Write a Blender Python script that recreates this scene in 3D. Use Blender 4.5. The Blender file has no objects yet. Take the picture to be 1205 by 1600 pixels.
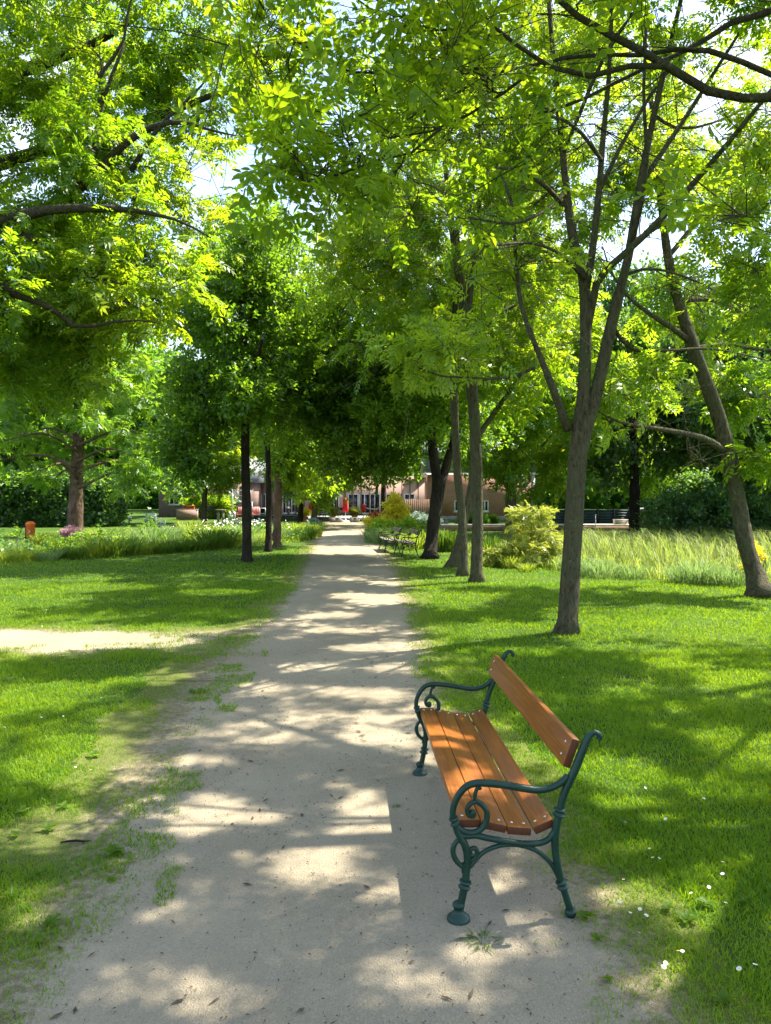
import bpy, math, random
import numpy as np
from mathutils import Vector, Matrix

random.seed(7)
SC = bpy.context.scene
COL = SC.collection
R = math.radians
PI = math.pi

# ------------------------------------------------------------------ camera model
CAM_H, FPX = 1.7, 1200.0
PITCH = math.atan(25.0 / FPX)
CP, SP = math.cos(PITCH), math.sin(PITCH)


def ray(X, Y):
    a, b = (X - 602.5) / FPX, -(Y - 800.0) / FPX
    return np.array([a, CP + b * SP, -SP + b * CP])


def P(X, Y, D):
    """world point seen at photo pixel X,Y at distance D ahead"""
    d = ray(X, Y)
    return d * (D / d[1]) + np.array([0, 0, CAM_H])


def G(X, Y, z=0.0):
    """ground point seen at photo pixel X,Y"""
    d = ray(X, Y)
    t = (z - CAM_H) / d[2]
    return np.array([d[0] * t, d[1] * t, z])


SUN_EL, SUN_AZ = R(58), R(28)      # azimuth from +x towards +y (ahead)
SD = Vector((math.cos(SUN_EL) * math.cos(SUN_AZ), math.cos(SUN_EL) * math.sin(SUN_AZ), math.sin(SUN_EL)))
# sunlit spots on the ground (photo pixel, half width, half height, height above ground): the canopies leave gaps towards the sun there
GAPS = []
for px, py, rx, ry, z in [(500, 1342, 68, 30, 0), (572, 1290, 38, 38, 0), (400, 1272, 36, 13, 0), (335, 1262, 60, 16, 0), (545, 1248, 48, 22, 0), (285, 1297, 30, 8, 0), (455, 1380, 32, 8, 0), (240, 1548, 62, 30, 0),
                          (390, 1588, 42, 16, 0), (605, 1508, 32, 14, 0), (690, 1524, 66, 20, 0), (735, 1556, 46, 15, 0), (640, 1562, 50, 11, 0), (792, 1390, 28, 34, 0), (822, 1436, 24, 11, 0), (832, 1472, 26, 13, 0),
                          (560, 1012, 62, 6, 0), (480, 1042, 62, 8, 0), (602, 1046, 32, 8, 0), (400, 1076, 34, 10, 0), (545, 1082, 62, 8, 0), (600, 1155, 50, 6, 0), (520, 962, 52, 5, 0), (560, 932, 52, 4, 0), (540, 985, 70, 4, 0),
                          (1010, 965, 200, 30, 0), (760, 985, 100, 14, 0), (1140, 1060, 80, 18, 0), (1000, 1292, 84, 50, 0), (950, 1206, 80, 26, 0), (1150, 1165, 66, 30, 0), (1090, 1430, 95, 50, 0), (965, 1385, 60, 34, 0),
                          (1150, 1320, 60, 36, 0), (1040, 1540, 80, 36, 0), (700, 935, 80, 10, 0), (120, 1004, 220, 12, 0), (230, 983, 150, 7, 0), (80, 1085, 90, 24, 0), (230, 1062, 60, 12, 0), (105, 1190, 100, 36, 0), (60, 1300, 70, 36, 0),
                          (150, 918, 100, 7, 0), (340, 926, 70, 6, 0), (30, 1420, 60, 40, 0), (700, 1150, 34, 22, .42), (765, 1215, 40, 20, .42), (690, 1225, 24, 18, .42), (830, 1285, 26, 12, .42), (640, 1180, 14, 10, 0)]:
    q = ray(px, py); t_ = (z - CAM_H) / q[2]; X_, Y_ = q[0] * t_, q[1] * t_
    GAPS.append((X_ - SD.x / SD.z * z, Y_ - SD.y / SD.z * z, rx * Y_ / FPX, ry * Y_ * Y_ / (FPX * (CAM_H - z))))
GAPS = np.array(GAPS)


def in_gap(p):
    """0..1: how surely the sun ray through p lands on a sunlit spot"""
    k = p[:, 2:3] / SD.z
    gx, gy = (p[:, 0:1] - SD.x * k), (p[:, 1:2] - SD.y * k)
    d = np.sqrt(((gx - GAPS[None, :, 0]) / (GAPS[None, :, 2] + .07)) ** 2 + ((gy - GAPS[None, :, 1]) / (GAPS[None, :, 3] + .07)) ** 2).min(1)
    return d


# ------------------------------------------------------------------ object helpers
def tag(o, label=None, cat=None, group=None, kind=None):
    if label: o['label'] = label
    if cat: o['category'] = cat
    if group: o['group'] = group
    if kind: o['kind'] = kind
    return o


def link(name, me, mat=None, parent=None):
    o = bpy.data.objects.new(name, me)
    COL.objects.link(o)
    if mat is not None: me.materials.append(mat)
    if parent is not None: o.parent = parent
    return o


def empty(name, loc, rz=0.0, label=None, cat=None, group=None):
    o = bpy.data.objects.new(name, None)
    COL.objects.link(o)
    o.location = tuple(loc)
    o.rotation_euler = (0, 0, rz)
    o.empty_display_size = 0.1
    return tag(o, label, cat, group)


def copy_tree(o, parent=None):
    c = o.copy()
    COL.objects.link(c)
    if parent is not None: c.parent = parent
    for ch in list(o.children):
        copy_tree(ch, c)
    return c


def mesh_np(name, V, groups, smooth=True):
    """V (n,3), groups: list of int arrays (f,k)"""
    V = np.asarray(V, np.float32)
    me = bpy.data.meshes.new(name)
    groups = [np.asarray(g, np.int32) for g in groups if len(g)]
    me.vertices.add(len(V))
    me.vertices.foreach_set('co', V.ravel())
    nl = sum(g.size for g in groups)
    nf = sum(len(g) for g in groups)
    me.loops.add(nl)
    me.polygons.add(nf)
    me.loops.foreach_set('vertex_index', np.concatenate([g.ravel() for g in groups]))
    starts, s = [], 0
    for g in groups:
        starts.append(np.arange(len(g), dtype=np.int32) * g.shape[1] + s)
        s += g.size
    me.polygons.foreach_set('loop_start', np.concatenate(starts))
    if smooth:
        me.polygons.foreach_set('use_smooth', np.ones(nf, dtype=bool))
    me.update(calc_edges=True)
    return me


def join_np(parts):
    """parts: list of (V, [groups]) -> V, groups merged by face size"""
    Vs, by, off = [], {}, 0
    for V, gs in parts:
        V = np.asarray(V)
        Vs.append(V)
        for g in gs:
            g = np.asarray(g)
            if len(g): by.setdefault(g.shape[1], []).append(g + off)
        off += len(V)
    return np.concatenate(Vs), [np.concatenate(v) for v in by.values()]


def nrm(a):
    return a / np.maximum(np.linalg.norm(a, axis=-1, keepdims=True), 1e-9)


def tubes(Pt, Rd, S=6, cap=True):
    """batch of tubes: Pt (B,K,3), Rd (B,K)"""
    Pt = np.asarray(Pt, float); Rd = np.asarray(Rd, float)
    B, K, _ = Pt.shape
    T = nrm(np.gradient(Pt, axis=1))
    ov = nrm(Pt[:, -1] - Pt[:, 0])
    ref = np.where(np.abs(ov[:, 2:3]) > 0.75, np.array([[1.0, 0.1, 0]]), np.array([[0.0, 0.1, 1.0]]))[:, None, :]
    N = nrm(ref - (ref * T).sum(-1, keepdims=True) * T)
    Bn = np.cross(T, N)
    a = np.arange(S) * 2 * PI / S
    ring = N[:, :, None, :] * np.cos(a)[None, None, :, None] + Bn[:, :, None, :] * np.sin(a)[None, None, :, None]
    V = Pt[:, :, None, :] + ring * Rd[:, :, None, None]
    idx = np.arange(B * K * S).reshape(B, K, S)
    i0, i1 = idx[:, :-1], idx[:, 1:]
    q = np.stack([i0, np.roll(i0, -1, 2), np.roll(i1, -1, 2), i1], -1).reshape(-1, 4)
    gs = [q]
    if cap:
        gs.append(idx[:, -1].reshape(B, S))
        gs.append(idx[:, 0, ::-1].reshape(B, S))
    return V.reshape(-1, 3), gs


def catmull(pts, n):
    """resample polyline (k,d) through a Catmull-Rom spline to n points"""
    p = np.asarray(pts, float)
    if len(p) < 3:
        t = np.linspace(0, 1, n)[:, None]
        return p[0] * (1 - t) + p[-1] * t
    p = np.vstack([2 * p[0] - p[1], p, 2 * p[-1] - p[-2]])
    seg = np.linalg.norm(np.diff(p[1:-1, :3], axis=0), axis=1)
    cum = np.concatenate([[0], np.cumsum(seg)])
    u = np.linspace(0, cum[-1], n)
    i = np.clip(np.searchsorted(cum, u, 'right') - 1, 0, len(seg) - 1)
    t = ((u - cum[i]) / np.maximum(seg[i], 1e-9))[:, None]
    a, b, c, d = p[i], p[i + 1], p[i + 2], p[i + 3]
    return 0.5 * (2 * b + (c - a) * t + (2 * a - 5 * b + 4 * c - d) * t ** 2 + (3 * b - a - 3 * c + d) * t ** 3)


def vnoise(x, y, seed=0):
    x = np.asarray(x, float); y = np.asarray(y, float)
    xi, yi = np.floor(x).astype(np.int64), np.floor(y).astype(np.int64)
    fx, fy = x - xi, y - yi
    fx = fx * fx * (3 - 2 * fx); fy = fy * fy * (3 - 2 * fy)

    def h(a, b):
        n = (a * 374761393 + b * 668265263 + seed * 1442695041) & 0xFFFFFFFF
        n = ((n ^ (n >> 13)) * 1274126177) & 0xFFFFFFFF
        n = n ^ (n >> 16)
        return (n & 0xFFFF) / 65535.0
    return (h(xi, yi) * (1 - fx) + h(xi + 1, yi) * fx) * (1 - fy) + (h(xi, yi + 1) * (1 - fx) + h(xi + 1, yi + 1) * fx) * fy


def fbm(x, y, seed=0, o=3):
    s, a, t = 0, 1.0, 0
    for k in range(o):
        s = s + a * vnoise(x * 2 ** k, y * 2 ** k, seed + k); t += a; a *= 0.5
    return s / t


def sstep(a, b, x):
    t = np.clip((x - a) / (b - a), 0, 1)
    return t * t * (3 - 2 * t)


class MB:
    """collects boxes, bars, tubes, lathes into one mesh"""
    def __init__(s): s.parts = []

    def raw(s, V, gs): s.parts.append((np.asarray(V, float), gs)); return s

    def box(s, c, size, rz=0.0, rx=0.0, ry=0.0, bev=0.0):
        hx, hy, hz = [v / 2 for v in size]
        if bev <= 0:
            V = np.array([[x, y, z] for z in (-hz, hz) for y in (-hy, hy) for x in (-hx, hx)], float)
            F = np.array([[0, 2, 3, 1], [4, 5, 7, 6], [0, 1, 5, 4], [2, 6, 7, 3], [0, 4, 6, 2], [1, 3, 7, 5]])
            gs = [F]
        else:
            import bmesh
            bm = bmesh.new()
            bmesh.ops.create_cube(bm, size=1.0)
            for v in bm.verts: v.co = (v.co.x * size[0], v.co.y * size[1], v.co.z * size[2])
            bmesh.ops.bevel(bm, geom=list(bm.edges), offset=bev, segments=2, affect='EDGES', profile=0.5)
            bm.verts.index_update()
            V = np.array([v.co[:] for v in bm.verts])
            by = {}
            for f in bm.faces: by.setdefault(len(f.verts), []).append([v.index for v in f.verts])
            gs = [np.array(v) for v in by.values()]
            bm.free()
        M = np.array((Matrix.Rotation(rz, 3, 'Z') @ Matrix.Rotation(ry, 3, 'Y') @ Matrix.Rotation(rx, 3, 'X')))
        return s.raw(V @ M.T + np.asarray(c, float), gs)

    def tube(s, pts, r, S=8, n=None):
        pts = np.asarray(pts, float)
        if n:
            rr = np.asarray(r, float) * np.ones(len(pts))
            q = catmull(np.hstack([pts, rr[:, None]]), n)
            pts, r = q[:, :3], q[:, 3]
        r = np.ones(len(pts)) * r
        return s.raw(*tubes(pts[None], r[None], S))

    def lathe(s, prof, c=(0, 0, 0), axis=(0, 0, 1), S=14):
        """prof: list of (radius, height along axis)"""
        ax = nrm(np.asarray(axis, float))
        ref = np.array([1.0, 0, 0]) if abs(ax[2]) > .7 else np.array([0, 0, 1.0])
        n = nrm(ref - ref.dot(ax) * ax); b = np.cross(ax, n)
        a = np.arange(S) * 2 * PI / S
        V = np.concatenate([np.asarray(c, float) + ax * h + r * (n * np.cos(a)[:, None] + b * np.sin(a)[:, None]) for r, h in prof])
        K = len(prof)
        idx = np.arange(K * S).reshape(K, S)
        q = np.stack([idx[:-1], np.roll(idx[:-1], -1, 1), np.roll(idx[1:], -1, 1), idx[1:]], -1).reshape(-1, 4)
        return s.raw(V, [q, idx[-1][None], idx[0][::-1][None]])

    def prism(s, poly, y0, y1, plane='xz'):
        """extrude polygon (in x,z) along y"""
        p = np.asarray(poly, float); n = len(p)
        A = np.stack([p[:, 0], np.full(n, y0), p[:, 1]], 1); B = A.copy(); B[:, 1] = y1
        i = np.arange(n); j = np.roll(i, -1)
        return s.raw(np.vstack([A, B]), [np.stack([i, i + n, j + n, j], 1)[:, ::-1], i[None], (i[::-1] + n)[None]])

    def build(s, name, mat, parent=None, smooth=False, loc=None):
        V, gs = join_np(s.parts)
        me = mesh_np(name, V, gs, smooth)
        o = link(name, me, mat, parent)
        if loc is not None: o.location = tuple(loc)
        if smooth: o.data.set_sharp_from_angle(angle=R(50))
        return o


# ------------------------------------------------------------------ materials
class NT:
    def __init__(s, name):
        s.m = bpy.data.materials.new(name); s.m.use_nodes = True
        s.t = s.m.node_tree; s.t.nodes.clear()
        s.out = s.n('ShaderNodeOutputMaterial')

    def n(s, typ, **kw):
        nd = s.t.nodes.new(typ)
        for k, v in kw.items():
            if k.startswith('_'): setattr(nd, k[1:], v)
            else: s.set(nd.inputs[k.replace('__', ' ')] if not k.startswith('i') or not k[1:].isdigit() else nd.inputs[int(k[1:])], v)
        return nd

    def set(s, sock, v):
        if isinstance(v, bpy.types.NodeSocket): s.t.links.new(v, sock)
        elif isinstance(v, bpy.types.Node): s.t.links.new(v.outputs[0], sock)
        else:
            if isinstance(v, tuple) and len(v) == 3 and sock.type == 'RGBA': v = v + (1,)
            sock.default_value = v

    def pos(s, kind='Object'):
        return s.n('ShaderNodeTexCoord').outputs[kind]

    def noise(s, vec, scale, detail=4, rough=.55, out='Fac'):
        nd = s.n('ShaderNodeTexNoise', Vector=vec, Scale=scale, Detail=float(detail), Roughness=rough)
        return nd.outputs[out]

    def mapv(s, vec, sc):
        return s.n('ShaderNodeMapping', Vector=vec, Scale=sc).outputs[0]

    def ramp(s, fac, stops, interp='LINEAR'):
        nd = s.n('ShaderNodeValToRGB', Fac=fac)
        cr = nd.color_ramp; cr.interpolation = interp
        while len(cr.elements) < len(stops): cr.elements.new(0.5)
        for e, (p, c) in zip(cr.elements, stops):
            e.position = p; e.color = tuple(c) + (1,) if len(c) == 3 else c
        return nd.outputs[0]

    def mix(s, fac, a, b, mode='MIX'):
        nd = s.n('ShaderNodeMix', _data_type='RGBA', _blend_type=mode)
        s.set(nd.inputs[0], fac); s.set(nd.inputs[6], a); s.set(nd.inputs[7], b)
        return nd.outputs[2]

    def math(s, op, a, b=0.0):
        nd = s.n('ShaderNodeMath', _operation=op)
        s.set(nd.inputs[0], a); s.set(nd.inputs[1], b)
        return nd.outputs[0]

    def bump(s, h, strength=.5, dist=.02):
        return s.n('ShaderNodeBump', Height=h, Strength=strength, Distance=dist).outputs[0]

    def bsdf(s, color, rough=.7, spec=.3, normal=None, metal=0.0, coat=0.0):
        nd = s.n('ShaderNodeBsdfPrincipled')
        s.set(nd.inputs['Base Color'], color); s.set(nd.inputs['Roughness'], rough)
        s.set(nd.inputs['Specular IOR Level'], spec); s.set(nd.inputs['Metallic'], metal)
        s.set(nd.inputs['Coat Weight'], coat); nd.inputs['Coat Roughness'].default_value = .2
        if normal is not None: s.set(nd.inputs['Normal'], normal)
        return nd.outputs[0]

    def done(s, sh):
        s.t.links.new(sh, s.out.inputs['Surface']); return s.m


def leaf_mat(name, c0, c1, t0, t1, trans=.5, rough=.42, spec=.5, clump=.5):
    """leaf: reflects c0..c1, lets light through as t0..t1; varies leaf by leaf and clump by clump"""
    b = NT(name)
    isl = b.n('ShaderNodeNewGeometry').outputs['Random Per Island']
    cl = b.noise(b.pos(), clump, 2)
    f = b.math('ADD', b.math('MULTIPLY', isl, .5), b.math('SUBTRACT', b.math('MULTIPLY', cl, 1.6), .55))
    f.node.use_clamp = True
    p = b.bsdf(b.mix(f, c0, c1), rough, spec)
    t = b.n('ShaderNodeBsdfTranslucent', Color=b.mix(f, t0, t1)).outputs[0]
    mx = b.n('ShaderNodeMixShader', i0=trans, i1=p, i2=t).outputs[0]
    return b.done(mx)


def plain(name, color, rough=.6, spec=.3, var=.25, scale=8.0, metal=0.0, bump=.1):
    b = NT(name)
    n = b.noise(b.pos(), scale, 5)
    dark = tuple(c * (1 - var) for c in color); lite = tuple(min(1, c * (1 + var)) for c in color)
    return b.done(b.bsdf(b.ramp(n, [(.3, dark), (.7, lite)]), rough, spec, b.bump(n, bump, .01), metal))


def bark_mat(name, c_dark, c_lite, scale=1.0, patch=None):
    b = NT(name)
    v = b.mapv(b.pos(), (11 * scale, 11 * scale, 2.6 * scale))
    n1 = b.noise(v, 2.4, 8, .72)
    n2 = b.noise(b.pos(), 2.6, 4, .6)
    n3 = b.noise(b.pos(), 46 * scale, 4, .7)
    vo = b.n('ShaderNodeTexVoronoi', Vector=b.mapv(b.pos(), (26 * scale, 26 * scale, 9 * scale)), Scale=1.0)
    vl = b.n('ShaderNodeTexVoronoi', Vector=b.pos(), Scale=17.0)
    md = tuple((a + c) / 2 for a, c in zip(c_dark, c_lite))
    col = b.ramp(n1, [(.34, c_dark), (.5, md), (.66, c_lite)])
    col = b.mix(b.ramp(n2, [(.42, (0, 0, 0)), (.62, (.85, .85, .85))]), col, patch or c_lite)
    col = b.mix(b.ramp(vo.outputs['Distance'], [(.10, (.75, .75, .75)), (.26, (0, 0, 0))]), col, tuple(c * .55 for c in c_dark))
    li = b.math('MULTIPLY', b.ramp(vl.outputs['Distance'], [(.16, (1, 1, 1)), (.27, (0, 0, 0))]), b.ramp(n2, [(.5, (0, 0, 0)), (.6, (.7, .7, .7))]))
    col = b.mix(li, col, tuple(min(1, c * 1.9 + .02) for c in (patch or c_lite)))
    h = b.math('ADD', n1, b.math('ADD', b.math('MULTIPLY', n3, .5), b.math('MULTIPLY', vo.outputs['Distance'], .5)))
    return b.done(b.bsdf(col, .92, .12, b.bump(h, 1.0, .045)))


M = {}
M['ash_leaf'] = leaf_mat('ash_leaf', (.045, .12, .010), (.115, .20, .014), (.18, .40, .008), (.56, .66, .015), .55)
M['near_leaf'] = leaf_mat('near_leaf', (.044, .115, .008), (.10, .18, .012), (.20, .40, .006), (.50, .60, .010), .58, .5, .3)
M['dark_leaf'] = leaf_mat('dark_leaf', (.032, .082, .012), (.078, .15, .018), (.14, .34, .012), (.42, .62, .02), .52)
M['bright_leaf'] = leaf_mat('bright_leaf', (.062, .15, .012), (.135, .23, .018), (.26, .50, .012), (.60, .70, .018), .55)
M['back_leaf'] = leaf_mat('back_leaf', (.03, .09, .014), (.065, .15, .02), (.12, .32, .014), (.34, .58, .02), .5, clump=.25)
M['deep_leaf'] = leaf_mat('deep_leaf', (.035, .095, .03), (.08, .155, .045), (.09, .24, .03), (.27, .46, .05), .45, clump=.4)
M['larch_leaf'] = leaf_mat('larch_leaf', (.055, .14, .014), (.11, .22, .022), (.18, .42, .012), (.42, .60, .03), .52)
M['bark_ash'] = bark_mat('bark_ash', (.036, .031, .019), (.145, .125, .075), 1.0, (.09, .09, .047))
M['bark_dark'] = bark_mat('bark_dark', (.011, .009, .006), (.045, .036, .027), 1.0)
M['bark_red'] = bark_mat('bark_red', (.05, .03, .02), (.17, .115, .08), .8)
M['bark_limb'] = bark_mat('bark_limb', (.026, .021, .014), (.10, .085, .05), 1.6, (.07, .07, .03))
# ------------------------------------------------------------------ trees
def leaflet(L, W, fold=.18, six=False):
    """one leaflet along +X, base at 0"""
    if six:
        V = np.array([[0, 0, 0], [.33 * L, .5 * W, fold * W], [.68 * L, .42 * W, fold * W * .8], [L, 0, -.06 * L],
                      [.68 * L, -.42 * W, fold * W * .8], [.33 * L, -.5 * W, fold * W]])
        F = np.array([[0, 3, 2, 1], [0, 5, 4, 3]])
    else:
        V = np.array([[0, 0, 0], [.45 * L, .5 * W, fold * W], [L, 0, -.05 * L], [.45 * L, -.5 * W, fold * W]])
        F = np.array([[0, 3, 2, 1]])
    return V, F


def pinnate(pairs, L, ll, lw, six=False, rng=None):
    rng = rng or np.random.default_rng(1)
    Vs, Fs, off = [], [], 0
    spots = [(1.0, 0)] + [(x, s) for x in np.linspace(.28, .86, pairs) for s in (-1, 1)]
    for x, sd in spots:
        V, F = leaflet(ll * (1.1 if sd == 0 else rng.uniform(.85, 1.05)), lw, six=six)
        a = sd * R(rng.uniform(48, 62)); dr = R(rng.uniform(4, 22))
        m = np.array(Matrix.Rotation(a, 3, 'Z') @ Matrix.Rotation(dr, 3, 'Y') @ Matrix.Rotation(R(rng.uniform(-14, 14)), 3, 'X'))
        o = np.array([x * L * (.8 if sd == 0 else 1), 0, -.10 * L * x * x])
        Vs.append(V @ m.T + o); Fs.append(F + off); off += len(V)
    # rachis
    k = np.array([[0, -.0015, 0], [0, .0015, 0], [.8 * L, .001, -.064 * L], [.8 * L, -.001, -.064 * L]])
    if six: Vs.append(k); Fs.append(np.array([[0, 3, 2, 1]]) + off)
    return np.concatenate(Vs), np.concatenate(Fs)


def sprig(n, size, ll, lw, seed=3):
    """small spray of n simple leaves"""
    rng = np.random.default_rng(seed)
    Vs, Fs, off = [], [], 0
    for k in range(n):
        V, F = leaflet(ll * rng.uniform(.75, 1.2), lw * rng.uniform(.8, 1.2), .14)
        m = np.array(Matrix.Rotation(rng.uniform(-1.9, 1.9), 3, 'Z') @ Matrix.Rotation(rng.uniform(-.7, .8), 3, 'Y') @ Matrix.Rotation(rng.uniform(-.7, .7), 3, 'X'))
        o = np.array([rng.uniform(0, size), rng.uniform(-.38, .38) * size, rng.uniform(-.25, .2) * size])
        Vs.append(V @ m.T + o); Fs.append(F + off); off += len(V)
    return np.concatenate(Vs), np.concatenate(Fs)


TPL = {
    'ash_near': pinnate(3, .30, .115, .046, True),
    'ash': pinnate(4, .30, .12, .042),
    'ash_far': pinnate(3, .36, .17, .065),
    'simple': sprig(8, .34, .13, .085),
    'simple_far': sprig(8, .60, .26, .17, 5),
    'feather': pinnate(6, .55, .20, .05),
}


def scatter(tpl, pos, d, up, sc):
    V, F = tpl
    X = nrm(d); Y = nrm(np.cross(up, X)); Z = np.cross(X, Y)
    W = pos[:, None, :] + sc[:, None, None] * (V[None, :, 0:1] * X[:, None] + V[None, :, 1:2] * Y[:, None] + V[None, :, 2:3] * Z[:, None])
    Fa = F[None] + (np.arange(len(pos)) * len(V))[:, None, None]
    return W.reshape(-1, 3), Fa.reshape(-1, F.shape[1])


class Tree:
    def __init__(s, seed):
        s.rng = np.random.default_rng(seed)
        s.pos, s.rad, s.tan = [], [], []
        s.wood, s.leaves = [], []
        s.gaps = True

    def nodes(s):
        return np.concatenate(s.pos), np.concatenate(s.rad), np.concatenate(s.tan)

    def _add(s, pts, r):
        s.pos.append(pts); s.rad.append(r); s.tan.append(nrm(np.gradient(pts, axis=0)))

    def limb(s, pts, radii, S=10, wob=.0, node=True, flare=0.0):
        pts = np.asarray(pts, float)
        L = np.linalg.norm(np.diff(pts, axis=0), axis=1).sum()
        n = int(max(5, min(40, L / .22)))
        q = catmull(np.hstack([pts, np.asarray(radii, float)[:, None]]), n)
        p, r = q[:, :3], q[:, 3]
        if wob:
            w = s.rng.normal(0, wob, (n, 3)); w[0] = 0; w[:, 2] *= .4
            p = p + np.cumsum(w, 0) * .35 * np.linspace(0, 1, n)[:, None]
        r = r * (1 + s.rng.normal(0, .035, n))
        if flare:
            hgt = np.abs(p[:, 2] - p[0, 2]); r = r * (1 + flare * np.exp(-hgt / .17))
        V, gs = tubes(p[None], r[None], S)
        if flare and S >= 10:
            Q = V.reshape(n, S, 3); th = np.arange(S) * 2 * PI / S
            hg = np.abs(p[:, 2] - p[0, 2])
            lob = (.5 + .5 * np.cos(5 * th + s.rng.uniform(0, 6))) * s.rng.uniform(.5, 1, S)
            k = 1 + 1.3 * flare * np.exp(-hg / .10)[:, None] * lob[None]
            wv = 1 + .05 * np.sin(3 * th[None] + p[:, 2:3] * 1.7) + .03 * np.sin(5 * th[None] - p[:, 2:3] * 3.1)
            Q[:] = p[:, None] + (Q - p[:, None]) * (k * wv)[..., None]
        s.wood.append((V, gs))
        if node: s._add(p, r)
        return p

    def blob(s, c, rad, n, hollow=.35):
        """n clump centres in an ellipsoid, fewer in its middle"""
        v = nrm(s.rng.normal(size=(n, 3)))
        t = (hollow ** 3 + (1 - hollow ** 3) * s.rng.random(n)) ** (1 / 3)
        return np.asarray(c) + v * t[:, None] * np.asarray(rad)

    def grow(s, targets, rho=.6, m=9, n=7, tpl='ash', scale=1.0, leaf_lift=.25, droop=.15, rmax=.05, r_k=.009, twig_r=.005, lag=.35, sides=5, up=.55, bare=0.0):
        rng = s.rng
        T = np.asarray(targets, float)
        P0, R0, T0 = s.nodes()
        dist = np.array([np.linalg.norm(P0 - t, axis=1).min() for t in T])
        T = T[np.argsort(dist)]
        bp, br = [], []
        K = 7
        for t in T:
            P0 = np.concatenate(s.pos); R0 = np.concatenate(s.rad); T0 = np.concatenate(s.tan)
            dv = t - P0
            dd = np.linalg.norm(dv, axis=1)
            al = (dv * T0).sum(1) / np.maximum(dd, 1e-6)
            cost = dd * (1.35 - .35 * al) + lag * np.maximum(0, P0[:, 2] - t[2] + .3 * dd)
            i = int(np.argmin(cost)); d = dd[i]
            c = P0[i] + T0[i] * d * .38 + np.array([0, 0, .12 * d]) + rng.normal(0, .06 * d, 3)
            u = np.linspace(0, 1, K)[:, None]
            q = (1 - u) ** 2 * P0[i] + 2 * u * (1 - u) * c + u * u * t
            w = rng.normal(0, .035 * d, (K, 3)); w[0] = 0
            q = q + w * np.sin(np.linspace(0, PI, K))[:, None]
            r0 = min(R0[i] * .62, rmax, .008 + r_k * d)
            rr = np.linspace(r0, max(.0045, r0 * .35), K)
            s._add(q[1:], rr[1:]); bp.append(q); br.append(rr)
        bp, br = np.array(bp), np.array(br)
        s.wood.append(tubes(bp, br, sides, False))
        # twigs round each clump
        B = len(T)
        k = rng.integers(3, K, (B, m))
        st = bp[np.arange(B)[:, None], k]
        off = nrm(rng.normal(size=(B, m, 3))) * (rng.random((B, m, 1)) ** .4) * rho
        off[..., 2] *= .75
        en = T[:, None] + off
        md = (st + en) / 2 + np.array([0, 0, leaf_lift * .35]) * rho + rng.normal(0, .1 * rho, (B, m, 3))
        u = np.linspace(0, 1, 4)[None, None, :, None]
        tw = ((1 - u) ** 2 * st[:, :, None] + 2 * u * (1 - u) * md[:, :, None] + u * u * en[:, :, None]).reshape(-1, 4, 3)
        if twig_r > 0:
            s.wood.append(tubes(tw, np.broadcast_to(np.array([1, .8, .6, .35]) * twig_r, (len(tw), 4)), 3, False))
        # leaves along the twigs
        if bare > 0: tw = tw[rng.random(len(tw)) > bare]
        N = len(tw)
        t = rng.uniform(.3, 1.04, (N, n))
        t[:, 0] = 1.0
        st, md, en = tw[:, 0], None, tw[:, 3]
        u = (t * 3).clip(0, 2.999); i = u.astype(int); f = (u - i)[..., None]
        ar = np.arange(N)[:, None]
        pp = tw[ar, i] * (1 - f) + tw[ar, np.minimum(i + 1, 3)] * f
        rng2 = np.random.default_rng(N)
        d = nrm(en - st)[:, None] * .55 + rng.normal(0, .55, (N, n, 3)) + np.array([0, 0, -droop])
        d[..., 2] *= .7
        upv = np.array([0, 0, 1.0]) * up + rng.normal(0, .42, (N, n, 3))
        pp, d, upv, sc = pp.reshape(-1, 3), d.reshape(-1, 3), upv.reshape(-1, 3), scale * rng.uniform(.7, 1.2, N * n)
        if s.gaps:
            mid = pp + nrm(d) * .13 * scale
            keep = in_gap(mid) > rng2.uniform(.82, 1.12, len(pp))
            pp, d, upv, sc = pp[keep], d[keep], upv[keep], sc[keep]
        s.leaves.append(scatter(TPL[tpl], pp, d, upv, sc))

    def dead_twigs(s, n, length, lo, hi, r=.006, spread=1.0, dirv=(0, 0, 0)):
        """leafless twigs off the existing wood between heights lo and hi"""
        rng = s.rng
        P0, R0, T0 = s.nodes()
        ok = np.where((P0[:, 2] > lo) & (P0[:, 2] < hi))[0]
        i = rng.choice(ok, n)
        d = nrm(rng.normal(size=(n, 3)) * np.array([1, 1, .55]) * spread + np.asarray(dirv) + T0[i] * .3)
        L = length * rng.uniform(.4, 1.2, n)
        K = 6
        u = np.linspace(0, 1, K)
        bend = rng.normal(0, .22, (n, 3))
        q = P0[i][:, None] + d[:, None] * (L[:, None] * u)[..., None] + bend[:, None] * (L[:, None] * u ** 2)[..., None] + rng.normal(0, .02, (n, K, 3)) * u[None, :, None]
        rr = np.minimum(R0[i] * .5, r * rng.uniform(.7, 1.5, n))[:, None] * np.linspace(1, .3, K)
        s.wood.append(tubes(q, rr, 4, False))
        # side shoots
        j = rng.integers(2, K, (n, 3))
        st = q[np.arange(n)[:, None], j].reshape(-1, 3)
        dd = nrm(np.repeat(d, 3, 0) + rng.normal(0, .7, (n * 3, 3)))
        LL = np.repeat(L, 3) * rng.uniform(.2, .55, n * 3)
        q2 = st[:, None] + dd[:, None] * (LL[:, None] * np.linspace(0, 1, 4))[..., None] + rng.normal(0, .012, (n * 3, 4, 3))
        s.wood.append(tubes(q2, np.broadcast_to(np.array([.6, .5, .4, .25]) * r, (n * 3, 4)), 3, False))

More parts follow.
